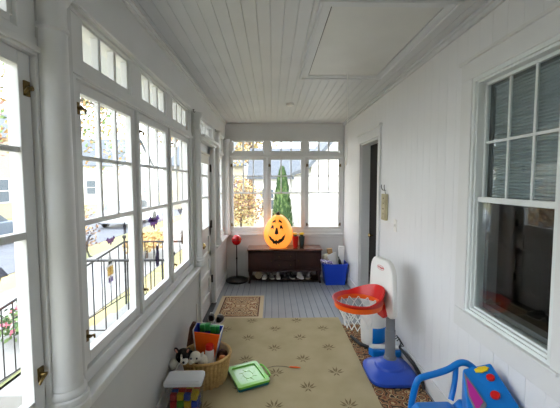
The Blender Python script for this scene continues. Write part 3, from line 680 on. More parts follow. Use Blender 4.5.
# ------------------------------------------------------------ blue toy activity walker (bottom right)
a_ = empty('activity_walker', (.98, 1.6, 0), label='bright blue plastic activity toy with handle frame in the lower right corner', cat='activity toy')
m = MB()
A = [(.735, 1.70, .03), (.742, 1.70, .36), (.772, 1.70, .515), (.80, 1.70, .533), (.88, 1.70, .552), (.955, 1.70, .578), (.985, 1.70, .602), (1.02, 1.70, .615), (1.055, 1.69, .605), (1.085, 1.68, .575), (1.10, 1.68, .5), (1.11, 1.68, .03)]
def smooth(pts, it=2):
    pts = [Vector(p) for p in pts]
    for _ in range(it):
        o = [pts[0]]
        for i in range(len(pts)-1): o += [pts[i]*.75+pts[i+1]*.25, pts[i]*.25+pts[i+1]*.75]
        o.append(pts[-1]); pts = o
    return pts
m.tube(smooth(A), .017, 12)
m.tube(smooth([(.985, 1.70, .598), (.978, 1.69, .54), (.965, 1.68, .48), (.94, 1.66, .43)]), .014, 10)
m.build('handle_frame', SKYB, a_)
m = MB(); m.prism([(.73, .05), (1.12, .05), (1.12, .40), (.99, .43), (.955, .395), (.935, .415), (.76, .415), (.73, .38)], lambda u, v, d: (u, d, v), 1.42, 1.68); m.build('seat_body', SKYB, a_, bevel=.015)
# console: sloping wedge facing the camera
C0, C1, C2, C3 = Vector((1.000, 1.665, .600)), Vector((1.130, 1.635, .648)), Vector((1.150, 1.40, .515)), Vector((.885, 1.40, .44))
nv = (C1-C0).cross(C3-C0).normalized(); nv = -nv if nv.z < 0 else nv
m = MB(); vs = [C0, C1, C2, C3] + [Vector((c.x, c.y, .40)) for c in (C0, C1, C2, C3)]
m.add(vs, [(0,1,2,3), (4,5,6,7), (0,1,5,4), (1,2,6,5), (2,3,7,6), (3,0,4,7)]); con = m.build('console', SKYB, a_, bevel=.010)
def cp(u, v, h=0): return (C0*(1-u)+C1*u)*(1-v) + (C3*(1-u)+C2*u)*v + nv*h
def disc(u, v, ru, rv, h, name, mt, par, lobes=0):
    c = cp(u, v); e1 = (C1-C0).normalized(); e2 = nv.cross(e1); mb = MB(); n = 28; vs = []
    for hh, k in ((0, 1), (h*.8, 1), (h, .85)):
        for i in range(n):
            a = 2*PI*i/n; q = 1+(.09*math.cos(lobes*a) if lobes else 0); vs.append(c+e1*ru*k*q*math.cos(a)+e2*rv*k*q*math.sin(a)+nv*(hh+.0))
    fs = [(j*n+i, j*n+(i+1) % n, (j+1)*n+(i+1) % n, (j+1)*n+i) for j in range(2) for i in range(n)] + [tuple(2*n+i for i in range(n))]
    mb.add(vs, fs, 0, True); o = mb.build(name, mt, par); return o
o = disc(.60, .10, .034, .015, .010, 'cloud_button', YEL, con, 7); o['label'] = 'yellow cloud shaped button'
o = disc(.74, .27, .019, .017, .014, 'round_button', RED, con); o['label'] = 'upper red round button'
o = disc(.66, .56, .021, .020, .014, 'round_button', RED, con); o['label'] = 'lower red round button'
m = MB()
q = [cp(.03, .08, .004), cp(.26, .34, .004), cp(.42, .66, .004), cp(.20, .80, .004), cp(.06, .45, .004)]
m.add(q+[p_-nv*.02 for p_ in q], [(0,1,2,3,4), (5,6,7,8,9)]+[(i, (i+1) % 5, 5+(i+1) % 5, 5+i) for i in range(5)]); pn = m.build('picture_panel', GREYP, con)
c_ = sum(q, Vector())/5; m = MB(); q2 = [c_+(p_-c_)*.74+nv*.003 for p_ in q]; m.add(q2+[p_-nv*.006 for p_ in q2], [(0,1,2,3,4), (5,6,7,8,9)]+[(i, (i+1) % 5, 5+(i+1) % 5, 5+i) for i in range(5)]); m.build('pink_shape', PINK, pn)
m = MB(); m.box((-.012, -.02, 0), (.012, .02, .02)); o = m.build('switch', GREYP, con, bevel=.003); o.matrix_parent_inverse = Matrix(); o.location = Vector(cp(.42, .62, .0))-a_.location

# ------------------------------------------------------------ drawing tray on the rug
tr = empty('drawing_tray', (-.19, 2.50, .018), label='lime green drawing tray with teal sides lying on the sage rug', cat='drawing tray')
th = R(-66); TC = Vector((-.20, 2.558, .0182))
def tp(u, v, d): return (TC.x+u*math.cos(th)-v*math.sin(th), TC.y+u*math.sin(th)+v*math.cos(th), TC.z+d)
m = MB(); m.prism(rrect(-.150, .150, -.125, .125, .02), tp, 0, .026); m.build('tray_body', TEAL, tr, bevel=.004)
m = MB()
o_ = rrect(-.155, .155, -.130, .130, .025); i_ = rrect(-.122, .122, -.10, .10, .02); n = len(o_)
m.add([tp(u, v, .024) for u, v in o_]+[tp(u, v, .040) for u, v in o_]+[tp(u, v, .040) for u, v in i_]+[tp(u, v, .026) for u, v in i_],
      [(k*n+i, k*n+(i+1) % n, (k+1)*n+(i+1) % n, (k+1)*n+i) for k in range(3) for i in range(n)]); m.build('tray_rim', GREENP, tr)
m = MB(); m.prism(rrect(-.120, .120, -.098, .098, .02), tp, .026, .029)
for k in range(8):
    a = 2*PI*k/8; m.tube([tp(.05*math.cos(a), .04*math.sin(a), .0295), tp(.085*math.cos(a+.3), .07*math.sin(a+.3), .0295)], .0016, 5, 1)
m.tube([tp(.048*math.cos(2*PI*i/20)*(1.15 if i % 5 else .95), .038*math.sin(2*PI*i/20), .0295) for i in range(20)], .0018, 5, 1, closed=True)
m.build('drawing_surface', [GREENL, GREENP], tr)
m = MB(); m.tube(smooth([tp(-.095, .125, .03), tp(-.088, .158, .03), tp(0, .166, .03), tp(.088, .158, .03), tp(.095, .125, .03)]), .008, 8); m.build('handle', GREENP, tr)
m = MB(); m.tube(smooth([tp(-.05, .15, .022), (-.06, 2.68, .022), (.0, 2.72, .022), (.07, 2.72, .022), (.135, 2.70, .022)]), .0018, 6); m.build('cord', mat('grey_cord', (90, 84, 74), .8), tr)
m = MB(); m.tube([(.135, 2.70, .024), (.155, 2.698, .025), (.20, 2.692, .025), (.232, 2.688, .023)], [.003, .007, .007, .003], 10); o = m.build('stylus', ORG, tr); o['label'] = 'orange stylus'

# ------------------------------------------------------------ wicker basket
BC = Vector((-.525, 2.555, .018)); BH = .215
wb = empty('wicker_basket', tuple(BC), label='round honey wicker basket full of soft toys by the left wall', cat='basket')
m = MB(); vs = []; fs = []; ns, nr = 72, 22
for j in range(nr+1):
    t = j/nr; r = .148+.042*t**.8
    for i in range(ns): a = 2*PI*i/ns; w = .0045*(1 if (i//2+j) % 2 else -1); vs.append((BC.x+(r+w)*math.cos(a), BC.y+(r+w)*math.sin(a), BC.z+BH*t))
for j in range(nr):
    for i in range(ns): fs.append((j*ns+i, j*ns+(i+1) % ns, (j+1)*ns+(i+1) % ns, (j+1)*ns+i))
k = len(vs)
for j in (0, 1):
    for i in range(ns): a = 2*PI*i/ns; r = (.14, .178)[j]; vs.append((BC.x+r*math.cos(a), BC.y+r*math.sin(a), BC.z+(.012, BH)[j]))
for i in range(ns): fs.append((k+i, k+(i+1) % ns, k+ns+(i+1) % ns, k+ns+i))
fs += [tuple(k+i for i in range(ns)), tuple(range(ns))]; m.add(vs, fs, 0, True); m.build('woven_body', WICK, wb)
m = MB(); m.tube([(BC.x+.186*math.cos(2*PI*i/48), BC.y+.186*math.sin(2*PI*i/48), BC.z+BH) for i in range(48)], .012, 8, closed=True)
for sg in (0, PI): m.tube([(BC.x+.186*math.cos(2*PI*i/48), BC.y+.186*math.sin(2*PI*i/48), BC.z+BH+.006*math.sin(2*PI*i/48*14+sg)) for i in range(48*3//3)], .009, 6, closed=True)
m.build('rim', WICK, wb)

# orange toy tote in the basket
tt = empty('toy_tote', (-.545, 2.66, .20), label='blue and white open tote with an orange front standing in the wicker basket', cat='toy tote')
M_ = Euler((R(10), R(6), R(-4))).to_matrix(); TCn = Vector((-.54, 2.635, .118))
def T(x, y, z): return tuple(M_ @ Vector((x, y, z)) + TCn)
def hexa(m, p, mi=0): m.add(p, [(0,1,2,3), (4,5,6,7), (0,1,5,4), (1,2,6,5), (2,3,7,6), (3,0,4,7)], mi)
w0, w1, dz = .062, .105, .315
def slab(m, xa0, xb0, xa1, xb1, ya, yb, z0, z1, mi=0):
    hexa(m, [T(xa0, ya, z0), T(xb0, ya, z0), T(xb0, yb, z0), T(xa0, yb, z0), T(xa1, ya, z1), T(xb1, ya, z1), T(xb1, yb, z1), T(xa1, yb, z1)], mi)
m = MB(); slab(m, -w0, w0, -w1*.97, w1*.97, -.052, -.044, 0, dz*.95); m.build('orange_front', ORG, tt, bevel=.003)
m = MB(); slab(m, -w0-.006, -w0, -w1-.006, -w1, -.05, .05, 0, dz); slab(m, w0, w0+.006, w1, w1+.006, -.05, .05, 0, dz); slab(m, -w0, w0, -w1, w1, .044, .05, 0, dz); slab(m, -w0, w0, -w0, w0, -.05, .05, 0, .005); m.build('blue_sides', BLUE, tt)
m = MB()
for sx in (-1, 1): m.tube([T(sx*(w0+.004), -.052, 0), T(sx*(w1+.004), -.052, dz)], .0055, 8)
m.tube([T(-w1-.004, -.052, dz), T(-w1-.004, .05, dz), T(w1+.004, .05, dz), T(w1+.004, -.052, dz)], .005, 8); m.build('white_piping', WPL, tt)
m = MB()
for k, (x, y, z) in enumerate(((-.05, .01, .305), (-.01, .015, .315), (.035, .005, .305), (.065, .015, .30))): m.box(Vector(T(x, y, z))-Vector((.02, .018, .03)), Vector(T(x, y, z))+Vector((.02, .018, .028)))
tag(m.build('building_blocks', GREEN, bevel=.004), 'green building blocks heaped in the top of the tote', 'blocks', kind='stuff')
m = MB(); m.tube([(-.705, 2.74, .04), (-.70, 2.735, .20), (-.672, 2.72, .36), (-.655, 2.715, .41)], [.026, .03, .028, .02], 12)
tag(m.build('plush_snake', PLR), 'long dark brown plush toy standing between the tote and the left wall', 'plush toy')

# plush dog (black and white), plush white bear, bottle with red cap, orange toy
def remesh(o, vox=.006):
    r_ = o.modifiers.new('remesh', 'REMESH'); r_.mode = 'VOXEL'; r_.voxel_size = vox; r_.use_smooth_shade = True
    s_ = o.modifiers.new('smooth', 'SMOOTH'); s_.factor = .5; s_.iterations = 4; return o
D = Vector((-.685, 2.415, .284))
dg = empty('plush_dog', tuple(D), label='black and white plush dog leaning over the wall side of the wicker basket', cat='plush toy')
m = MB(); m.sph(D+Vector((.01, .01, 0)), (.055, .06, .052), 16); m.sph(D+Vector((.085, .08, -.06)), (.045, .045, .06), 16); m.sph(D+Vector((.04, .045, -.01)), (.04, .04, .03), 12); o = m.build('body', PLB, dg); remesh(o)
m = MB(); m.sph(D+Vector((.030, -.038, -.018)), (.03, .034, .024), 14); m.sph(D+Vector((.012, -.046, .012)), (.009, .01, .03), 8); o = m.build('muzzle', PLW, dg); m = MB(); m.sph(D+Vector((.034, -.072, -.010)), .009, 10); m.build('nose', BLK, o)
m = MB(); m.sph(D+Vector((-.052, -.03, -.045)), (.032, .04, .04), 12); o = m.build('paw', PLW, dg)
for sx in (-1, 1):
    m = MB(); m.sph(D+Vector((.008+sx*.042, .0, .043)), (.016, .012, .028), 12, rot=(0, sx*.5, 0)); o = m.build('ear', PLB, dg)
    m = MB(); m.sph(D+Vector((.008+sx*.042, -.009, .043)), (.009, .006, .018), 10, rot=(0, sx*.5, 0)); m.build('inner_ear', mat('ear_pink', (200, 140, 120), .9), o)
    m = MB(); m.sph(D+Vector((.012+sx*.024, -.044, .012)), .006, 8); m.build('eye', BLK, dg)
D = Vector((-.585, 2.43, .268))
dg = empty('plush_lamb', tuple(D), label='cream plush lamb with a black eye lying on top of the wicker basket', cat='plush toy')
m = MB(); m.sph(D, (.045, .045, .042), 16); m.sph(D+Vector((.045, .02, -.03)), (.042, .035, .04), 16); m.sph(D+Vector((-.02, -.035, -.018)), (.025, .025, .022), 12); m.sph(D+Vector((.075, .005, -.045)), (.02, .03, .02), 12); o = m.build('body', PLW, dg); remesh(o)
for x in (-.022, .02): m = MB(); m.sph(D+Vector((x, -.042, .010)), .0075, 10); m.build('eye', BLK, dg)
for sx in (-1, 1): m = MB(); m.sph(D+Vector((sx*.045, .008, .01)), (.012, .02, .028), 10, rot=(0, sx*.6, 0)); m.build('ear', PLW, dg)
bt_ = empty('squeeze_bottle', (-.478, 2.50, .25), label='white squeeze bottle with a red cap among the toys in the basket', cat='bottle')
m = MB(); m.lathe([(.03, -.08), (.034, -.06), (.034, .03), (.026, .045)], (-.492, 2.505, .245), 20); m.build('bottle_body', WPL, bt_)
m = MB(); m.lathe([(.026, .042), (.031, .045), (.031, .075), (.027, .082)], (-.492, 2.505, .245), 20); m.build('cap', RED, bt_)
m = MB(); m.sph((-.395, 2.53, .19), (.036, .034, .034), 16); m.sph((-.40, 2.50, .225), (.02, .02, .018), 12); m.sph((-.375, 2.505, .165), (.016, .016, .02), 10); o = m.build('orange_toy', mat('brown_orange', (196, 110, 44), .5)); remesh(o, .004); tag(o, 'small brown orange toy figure inside the right rim of the wicker basket', 'toy')
m = MB(); m.sph((-.41, 2.62, .175), (.045, .05, .05), 14); o = m.build('plush_bundle', PLR); tag(o, 'dark brown plush bundle deep in the right side of the basket', 'plush toy')
m = MB(); m.sph((-.52, 2.55, .073), (.125, .125, .038), 18); o = m.build('plush_blanket', PLB); tag(o, 'dark soft blanket filling the bottom of the wicker basket', 'blanket')

# clear tub with white lid and coloured blocks
cb = empty('storage_tub', (-.62, 2.125, .018), label='clear plastic storage tub with white lid full of colourful blocks, nearest the camera', cat='storage tub')
CX, CY = -.598, 2.185
m = MB(); taper_box(m, CX, CY, .018, .245, .20, .125, .235, .145, .004); m.build('tub', CLEARP, cb, bevel=.01)
m = MB(); m.prism(rrect(CX-.125, CX+.125, CY-.078, CY+.078, .03), lambda u, v, d: (u, v, d), .236, .262); m.prism(rrect(CX-.112, CX+.112, CY-.066, CY+.066, .025), lambda u, v, d: (u, v, d), .262, .268); m.build('lid', mat('milky_lid', (226, 228, 232), .3), cb, bevel=.006)
bm_ = {}
rq = random.Random(11)
bcol = [('yellow', YEL), ('red', RED), ('green', GREENP), ('blue', BLUE), ('orange', ORG)]
proto_b = {}
for layer in range(3):
    for iy in range(3):
        for ix in range(4):
            cn, mt = bcol[rq.randrange(5)]
            if cn not in proto_b:
                m = MB(); m.box((-.020, -.015, -.021), (.020, .015, .021)); m.lathe([(.008, .021), (.008, .027)], (0,0,0), 10); o = m.build('toy_block', mt, bevel=.003); proto_b[cn] = o
            else: o = proto_b[cn].copy(); col.objects.link(o)
            o.location = (CX-.070+ix*.0465, CY-.038+iy*.038, (.046+layer*.051)); o.rotation_euler = (0, rq.choice((0, PI/2, PI)), rq.uniform(-.14, .14))
            tag(o, '%s toy block, %s in the %s row, %s layer of the storage tub' % (cn, ('leftmost', 'second from left', 'third from left', 'rightmost')[ix], ('front', 'middle', 'back')[iy], ('bottom', 'middle', 'top')[layer]), 'block', 'blocks in the storage tub')

# shoe by the glazed door
for i, (x, y, rz, lb) in enumerate(((-.700, 3.70, 1.75, 'black and white sneaker on the wall side by the glazed door'), (-.595, 3.655, 1.45, 'black and white sneaker nearer the doormat by the glazed door'))):
    mb = MB(); shoe_mesh(mb, .17, .072, .085); o = mb.build('sneaker', [BLK, PAPER, GREYM]); o.location = (x, y-.0, .018 if i else .0175); o.rotation_euler = (0, 0, rz); tag(o, lb, 'shoe', 'sneakers by the glazed door')
m = MB(); m.box((XL, 3.255, .10), (XL+.010, 3.275, .37)); tag(m.build('cable_cover', WPL, bevel=.003), 'short vertical white cable cover on the left wall before the glazed door', 'cable cover')
# wooden sign with hook and light switch on the right wall
sg = empty('hanging_plank', (XR-.02, 3.42, 1.3), label='narrow beige painted plank hanging from a double hook by the dark doorway', cat='wall hanging')
m = MB(); m.box((XR-.034, 3.34, 1.19), (XR-.004, 3.46, 1.46)); 
sgp = m.build('plank', BEIGE, sg, bevel=.003)
for z, w in ((1.41, .012), (1.36, .010), (1.30, .014), (1.25, .009)): m = MB(); m.box((XR-.0352, 3.385, z), (XR-.034, 3.385+w*2, z+w)); m.build('painted_mark', DARKW, sgp)
m = MB(); m.tube([(XR-.004, 3.42, 1.46), (XR-.012, 3.42, 1.50)], .003, 6)
for sy in (-1, 1): m.tube([(XR-.004, 3.42, 1.495), (XR-.025, 3.42+sy*.03, 1.50), (XR-.035, 3.42+sy*.045, 1.53), (XR-.033, 3.42+sy*.045, 1.555)], .004, 6)
m.build('double_hook', STEEL, sg)
ls = empty('light_switch', (XR-.005, 3.13, 1.165), label='white light switch plate on the right wall below the hanging plank', cat='light switch')
m = MB(); m.box((XR-.007, 3.095, 1.105), (XR, 3.165, 1.225)); m.build('plate', WPL, ls, bevel=.002)
m = MB(); m.box((XR-.016, 3.124, 1.155), (XR-.006, 3.136, 1.178)); m.build('toggle', WPL, ls)

# ------------------------------------------------------------ window clings on the left glass
gx = XL-.048+.0025
def cling(name, cy, cz, poly, mt, label, s=1.0, extra=None):
    m = MB(); m.prism([(cy+u*s, cz+v*s) for u, v in poly], lambda u, v, d: (d, u, v), gx, gx+.0012, 0)
    mats = [mt]
    if extra:
        for pl, mi in extra: m.prism([(cy+u*s, cz+v*s) for u, v in pl], lambda u, v, d: (d, u, v), gx+.0012, gx+.0018, mi)
        mats = [mt, BLK, PURP, YELF]
    return tag(m.build(name, mats), label, 'window sticker', 'halloween stickers on the left windows')
bat = [(-.08, .02), (-.05, .045), (-.02, .02), (-.012, .035), (0, .022), (.012, .035), (.02, .02), (.055, .045), (.08, .015), (.055, .015), (.04, -.012), (.018, -.004), (0, -.035), (-.02, -.004), (-.045, -.012), (-.055, .012)]
ghost = [(-.035, -.07), (-.02, -.05), (0, -.075), (.02, -.05), (.038, -.07), (.032, .02), (.045, .04), (.02, .045), (.012, .075), (-.012, .078), (-.025, .045), (-.05, .02), (-.03, .01)]
moon = [(.03, .06), (0, .05), (-.02, .02), (-.025, -.02), (-.01, -.05), (.02, -.065), (-.02, -.06), (-.042, -.02), (-.04, .03), (-.01, .062)]
cat = [(-.02, -.07), (.02, -.07), (.025, 0), (.018, .02), (.026, .06), (.008, .045), (-.008, .045), (-.026, .06), (-.018, .02), (-.03, -.02), (-.05, .02), (-.055, .06), (-.045, .015), (-.03, -.045)]
eyes = [([(-.016, .035), (-.004, .035), (-.004, .05), (-.016, .05)], 1), ([(.004, .035), (.016, .035), (.016, .05), (.004, .05)], 1)]
cling('window_cling', 1.475, 1.30, moon, GREYF, 'grey crescent sticker near the latch edge of the first sash', .8)
cling('window_cling', 1.66, 1.285, bat, PURP, 'small purple bat sticker in the middle of the first lower pane', .6)
cling('window_cling', 1.645, 1.14, ghost, WHF, 'tall white and yellow ghost sticker low in the first lower pane', 1.0, eyes+[([(-.03, -.02), (.03, -.02), (.03, .025), (-.03, .025)], 3), ([(-.02, -.055), (-.006, -.055), (-.008, -.03), (-.02, -.03)], 2), ([(.006, -.055), (.02, -.055), (.02, -.03), (.008, -.03)], 2)])
cling('window_cling', 1.82, 1.33, [(u*.5, v*.5) for u, v in ghost], GREYF, 'tiny grey sticker at the upper far corner of the first lower pane', .9)
cling('window_cling', 2.27, 1.30, bat, PURP, 'large purple bat sticker high in the second lower pane', 1.35)
cling('window_cling', 2.32, 1.08, cat, film('navy_film', (44, 40, 74)), 'dark cat sticker in the middle of the second lower pane', 1.25)
cling('window_cling', 2.92, 1.32, bat, GREYF, 'grey bat sticker at the top of the third lower pane', .9)
cling('window_cling', 2.96, 1.10, cat, film('brown_film', (110, 84, 60)), 'brownish cat sticker midway down the third lower pane', 1.0)
cling('window_cling', .93, 1.28, bat, GREYF, 'pale grey bat sticker on the nearest window at the left edge', 1.1)

# ------------------------------------------------------------ OUTSIDE
GZ = -.85
m = MB(); m.add([(-90, -40, GZ), (60, -40, GZ), (60, 120, GZ), (-90, 120, GZ)], [(0,1,2,3)]); struct(m.build('lawn', LAWN))
m = MB(); m.box((-14, -30, GZ), (-7, 90, GZ+.02)); struct(m.build('road', ASPH))
m = MB(); m.box((-5.9, -30, GZ), (-3.3, 90, GZ+.03)); struct(m.build('sidewalk', CONC))
m = MB(); m.box((-4.3, 1.6, GZ+.03), (-2.7, 3.2, GZ+.045)); 
for k in range(9):
    for q in range(6): m.box((-4.28+k*.175, 1.62+q*.262, GZ+.045), (-4.28+k*.175+.16, 1.62+q*.262+.245, GZ+.053))
struct(m.build('brick_path', BRICK))
m = MB(); m.box((-1.95, 3.2, GZ), (-.90, 4.45, -.03)); 
for k in range(5): m.box((-1.95-.26*(k+1), 3.2, GZ), (-1.95-.26*k, 4.45, -.03-.165*(k+1)))
struct(m.build('entry_steps', CONC))
m = MB(); m.box((-.895, YN, GZ), (-.80, YB+.1, -.02)); m.box((-.895, YB+.05, GZ), (1.5, YB+.12, -.02)); struct(m.build('foundation', CONC))
m = MB(); m.box((-1.35, YN-.3, 2.36), (-.90, YB+.4, 2.44)); m.box((-1.38, YN-.3, 2.33), (-1.35, YB+.4, 2.50)); struct(m.build('eave', mat('eave_paint', (214, 218, 222), .6)))
# iron railings either side of the steps
for y, lb in ((3.30, 'black iron stair railing with thin pickets on the near side of the steps'), (4.36, 'black iron stair railing with thin pickets on the far side of the steps')):
    r_ = empty('stair_railing', (-1.9, y, -.03), label=lb, cat='railing', group='iron railings beside the entry steps')
    top = [(-1.0, .805), (-1.95, .805), (-3.15, .05)]; bot = [(-1.0, .09), (-1.95, .09), (-3.15, -.67)]
    m = MB(); m.tube([(x, y, z) for x, z in top], .013, 8); m.tube([(-3.15, y, .05), (-3.21, y, .03), (-3.22, y, -.01)], .017, 8); m.build('handrail', IRON, r_)
    m = MB(); m.tube([(x, y, z) for x, z in bot], .007, 8); m.build('bottom_rail', IRON, r_)
    for x, z0_, z1_ in ((-1.0, -.03, .86), (-1.95, -.03, .86), (-3.15, GZ, .06)):
        m = MB(); m.tube([(x, y, z0_), (x, y, z1_)], .013, 8); m.sph((x, y, z1_+.01), .026, 10); m.build('post', IRON, r_)
    def zt(x, pts): return pts[0][1] if x >= -1.95 else pts[1][1]+(pts[2][1]-pts[1][1])*(x+1.95)/(-1.2)
    x = -1.11
    while x > -3.1:
        m = MB(); m.tube([(x, y, zt(x, bot)), (x, y, zt(x, top))], .006, 6); m.build('picket', IRON, r_); x -= .115
# ornamental bed by the walk
def leaves(m, c, rad, n, size, rg, mis):
    for _ in range(n):
        while True:
            p_ = Vector((rg.uniform(-1, 1), rg.uniform(-1, 1), rg.uniform(-1, 1)))
            if .25 < p_.length < 1: break
        p_ = Vector((p_.x*rad[0], p_.y*rad[1], p_.z*rad[2]))+Vector(c)
        d = Vector((rg.gauss(0, 1), rg.gauss(0, 1), rg.gauss(0, 1))).normalized(); e = d.orthogonal().normalized(); f_ = d.cross(e); s_ = size*rg.uniform(.6, 1.3)
        m.add([p_-e*s_, p_+f_*s_*.6, p_+e*s_, p_-f_*s_*.6], [(0,1,2,3)], rg.choice(mis))
def tree(name, x, y, h, rad, th_, mats, label, cat='tree', n=2600, size=.13, group=None, crown_z=None, branches=7, seed=1, base=GZ):
    rg = random.Random(seed); r_ = empty(name, (x, y, base), label=label, cat=cat, group=group); cz = crown_z if crown_z is not None else base+h-rad[2]
    m = MB(); top = Vector((x, y, cz)); m.tube([(x, y, base), (x+.03*h/5, y, base+(cz-base)*.5), top, (x, y, cz+rad[2]*.6)], [th_, th_*.8, th_*.55, th_*.15], 10)
    for k in range(branches):
        a = 2*PI*k/branches+rg.uniform(-.4, .4); zz = base+(cz-base)*rg.uniform(.55, 1); q = Vector((x+rad[0]*.7*math.cos(a), y+rad[1]*.7*math.sin(a), cz+rad[2]*rg.uniform(-.3, .5)))
        m.tube([(x, y, zz), Vector((x, y, zz)).lerp(q, .5)+Vector((0,0,.1)), q], [th_*.35, th_*.22, th_*.06], 6)
    m.build('trunk', BARK, r_)
    m = MB(); 
    for k in range(7):
        a = 2*PI*k/7; c = (x+rad[0]*.5*math.cos(a), y+rad[1]*.5*math.sin(a), cz+rad[2]*rg.uniform(-.4, .4)); leaves(m, c, tuple(v*.62 for v in rad), n//9, size, rg, range(len(mats)))
    leaves(m, (x, y, cz+rad[2]*.4), tuple(v*.6 for v in rad), n*2//9, size, rg, range(len(mats)))
    m.build('foliage', mats, r_); return r_
tree('autumn_tree', -7.6, 13.0, 9, (2.6, 2.6, 3.2), .16, [LYEL, LORG, LLG], 'tall yellow autumn tree by the road seen through the first left sash', n=4200, size=.085, seed=2, group='street trees outside')
tree('autumn_tree', -15.5, 15, 8, (3, 3, 3), .2, [LRED, LORG], 'russet tree across the road at the left edge of the left windows', n=1800, seed=5, group='street trees outside', size=.16)
tree('autumn_tree', -3.6, 16, 9, (2.3, 2.3, 3.0), .17, [LYEL, LORG], 'golden tree behind the far left pane of the back windows', n=1700, seed=8, group='street trees outside', size=.15)
tree('autumn_tree', -1.6, 24, 9, (2.2, 2.2, 3.4), .2, [LYEL, LORG], 'pale gold tree with grey branches beyond the first back window', n=1200, seed=11, group='street trees outside', size=.15, branches=12)
tree('russet_shrub', -6.3, 9.9, 2.6, (1.0, 1.0, 1.3), .06, [LRED, LORG, BARK], 'russet shrub at the foot of the yellow roadside tree', 'shrub', n=2200, size=.055, seed=3)
tree('orange_shrub', -1.35, 14.0, 2.7, (1.15, 1.0, 1.2), .06, [LORG, LYEL, LRED], 'orange shrub on the lawn behind the first back window', 'shrub', n=3000, size=.06, seed=4)
tree('yellow_shrub', -4.0, 10.5, .85, (.5, 1.3, .36), .04, [LORG, LYEL], 'low yellow hedge beside the pavement past the stair railing', 'shrub', n=1300, size=.06, seed=6)
tree('flower_bush', -3.7, 5.3, .75, (.55, .7, .35), .03, [LLG, LGRN, LGRN, LLG, LLG, FLOW], 'low green bush with pink flowers beyond the steps', 'bush', n=1300, size=.045, seed=7)
tree('flower_bush', -3.9, 3.55, .55, (.4, .4, .28), .03, [LLG, LGRN, LLG, LGRN, FLOW], 'pink flowering bush by the foot of the steps seen in the nearest window', 'bush', n=900, size=.04, seed=9)
# conical cypress
r_ = empty('cypress', (.27, 9.2, GZ), label='narrow pointed dark green cypress behind the middle back window', cat='tree'); rg = random.Random(21)
m = MB(); m.tube([(.27, 9.2, GZ), (.27, 9.2, 1.6)], [.07, .02], 8); m.build('trunk', BARK, r_)
m = MB()
for _ in range(5200):
    t_ = rg.random()**1.2; rr2 = .43*(1-t_)**.55*rg.uniform(.6, 1.0)+.01; a = rg.uniform(0, 2*PI); p_ = Vector((.27+rr2*math.cos(a), 9.2+rr2*math.sin(a), GZ+.1+2.72*t_)); s_ = .06*rg.uniform(.6, 1.2)
    e = Vector((math.cos(a+1.57), math.sin(a+1.57), 0)); u_ = Vector((math.cos(a)*.3, math.sin(a)*.3, 1)).normalized()
    m.add([p_-e*s_*.5, p_-u_*s_, p_+e*s_*.5, p_+u_*s_*1.4], [(0,1,2,3)], rg.choice((0, 0, 1)))
m.build('foliage', [LGRN, LLG], r_)
# houses
def house(name, x0, x1, y0, y1, zt_, ridge, axis, wallm, label, wins=(), over=.3, extra=None):
    r_ = empty(name, ((x0+x1)/2, (y0+y1)/2, GZ), label=label, cat='house'); m = MB()
    if axis == 'x':
        ym = (y0+y1)/2
        m.prism([(y0, GZ), (y1, GZ), (y1, zt_), (ym, ridge), (y0, zt_)], lambda u, v, d: (d, u, v), x0, x1)
    else:
        xm = (x0+x1)/2
        m.prism([(x0, GZ), (x1, GZ), (x1, zt_), (xm, ridge), (x0, zt_)], lambda u, v, d: (u, d, v), y0, y1)
    if wallm is WSID:
        pass
    m.build('walls', wallm, r_)
    m = MB(); t = .12
    if axis == 'x':
        ym = (y0+y1)/2; s_ = (ridge-zt_)/(ym-y0)
        for sg in (-1, 1):
            ye = ym+sg*((y1-y0)/2+over); ze = zt_-s_*over
            m.add([(x0-over, ye, ze), (x1+over, ye, ze), (x1+over, ym, ridge), (x0-over, ym, ridge), (x0-over, ye, ze+t), (x1+over, ye, ze+t), (x1+over, ym, ridge+t), (x0-over, ym, ridge+t)], [(0,1,2,3), (4,5,6,7), (0,1,5,4), (1,2,6,5), (2,3,7,6), (3,0,4,7)])
    else:
        xm = (x0+x1)/2; s_ = (ridge-zt_)/(xm-x0)
        for sg in (-1, 1):
            xe = xm+sg*((x1-x0)/2+over); ze = zt_-s_*over
            m.add([(xe, y0-over, ze), (xe, y1+over, ze), (xm, y1+over, ridge), (xm, y0-over, ridge), (xe, y0-over, ze+t), (xe, y1+over, ze+t), (xm, y1+over, ridge+t), (xm, y0-over, ridge+t)], [(0,1,2,3), (4,5,6,7), (0,1,5,4), (1,2,6,5), (2,3,7,6), (3,0,4,7)])
    m.build('roof', ROOF, r_)
    for (face, a, z0_, w_, h_) in wins:
        fm = MB(); t = .08
        def P_(u, v, d):
            return {'y': (u, y0-d, v), 'x': (x1+d, u, v), 'w': (x0-d, u, v)}[face]
        for bx in ((a-t, a, z0_-t, z0_+h_+t), (a+w_, a+w_+t, z0_-t, z0_+h_+t), (a, a+w_, z0_-t, z0_), (a, a+w_, z0_+h_, z0_+h_+t), (a, a+w_, z0_+h_/2-.03, z0_+h_/2+.03)): fm.box(P_(bx[0], bx[2], -.02), P_(bx[1], bx[3], .05))
        w = fm.build('window', WPL, r_); g = MB(); g.box(P_(a, z0_, 0), P_(a+w_, z0_+h_, .02)); g.build('pane', HWIN, w)
    return r_
WSID = mat('white_clapboard', (238, 238, 236), .7)
nt = WSID.node_tree; tc = nt.nodes.new('ShaderNodeTexCoord'); wv = nt.nodes.new('ShaderNodeTexWave'); wv.wave_type = 'BANDS'; wv.bands_direction = 'Z'; wv.wave_profile = 'SAW'; wv.inputs['Scale'].default_value = 2.2
bp = nt.nodes.new('ShaderNodeBump'); bp.inputs['Strength'].default_value = .6; bp.inputs['Distance'].default_value = .03
nt.links.new(tc.outputs['Object'], wv.inputs['Vector']); nt.links.new(wv.outputs['Fac'], bp.inputs['Height']); nt.links.new(bp.outputs[0], nt.nodes['Principled BSDF'].inputs['Normal'])
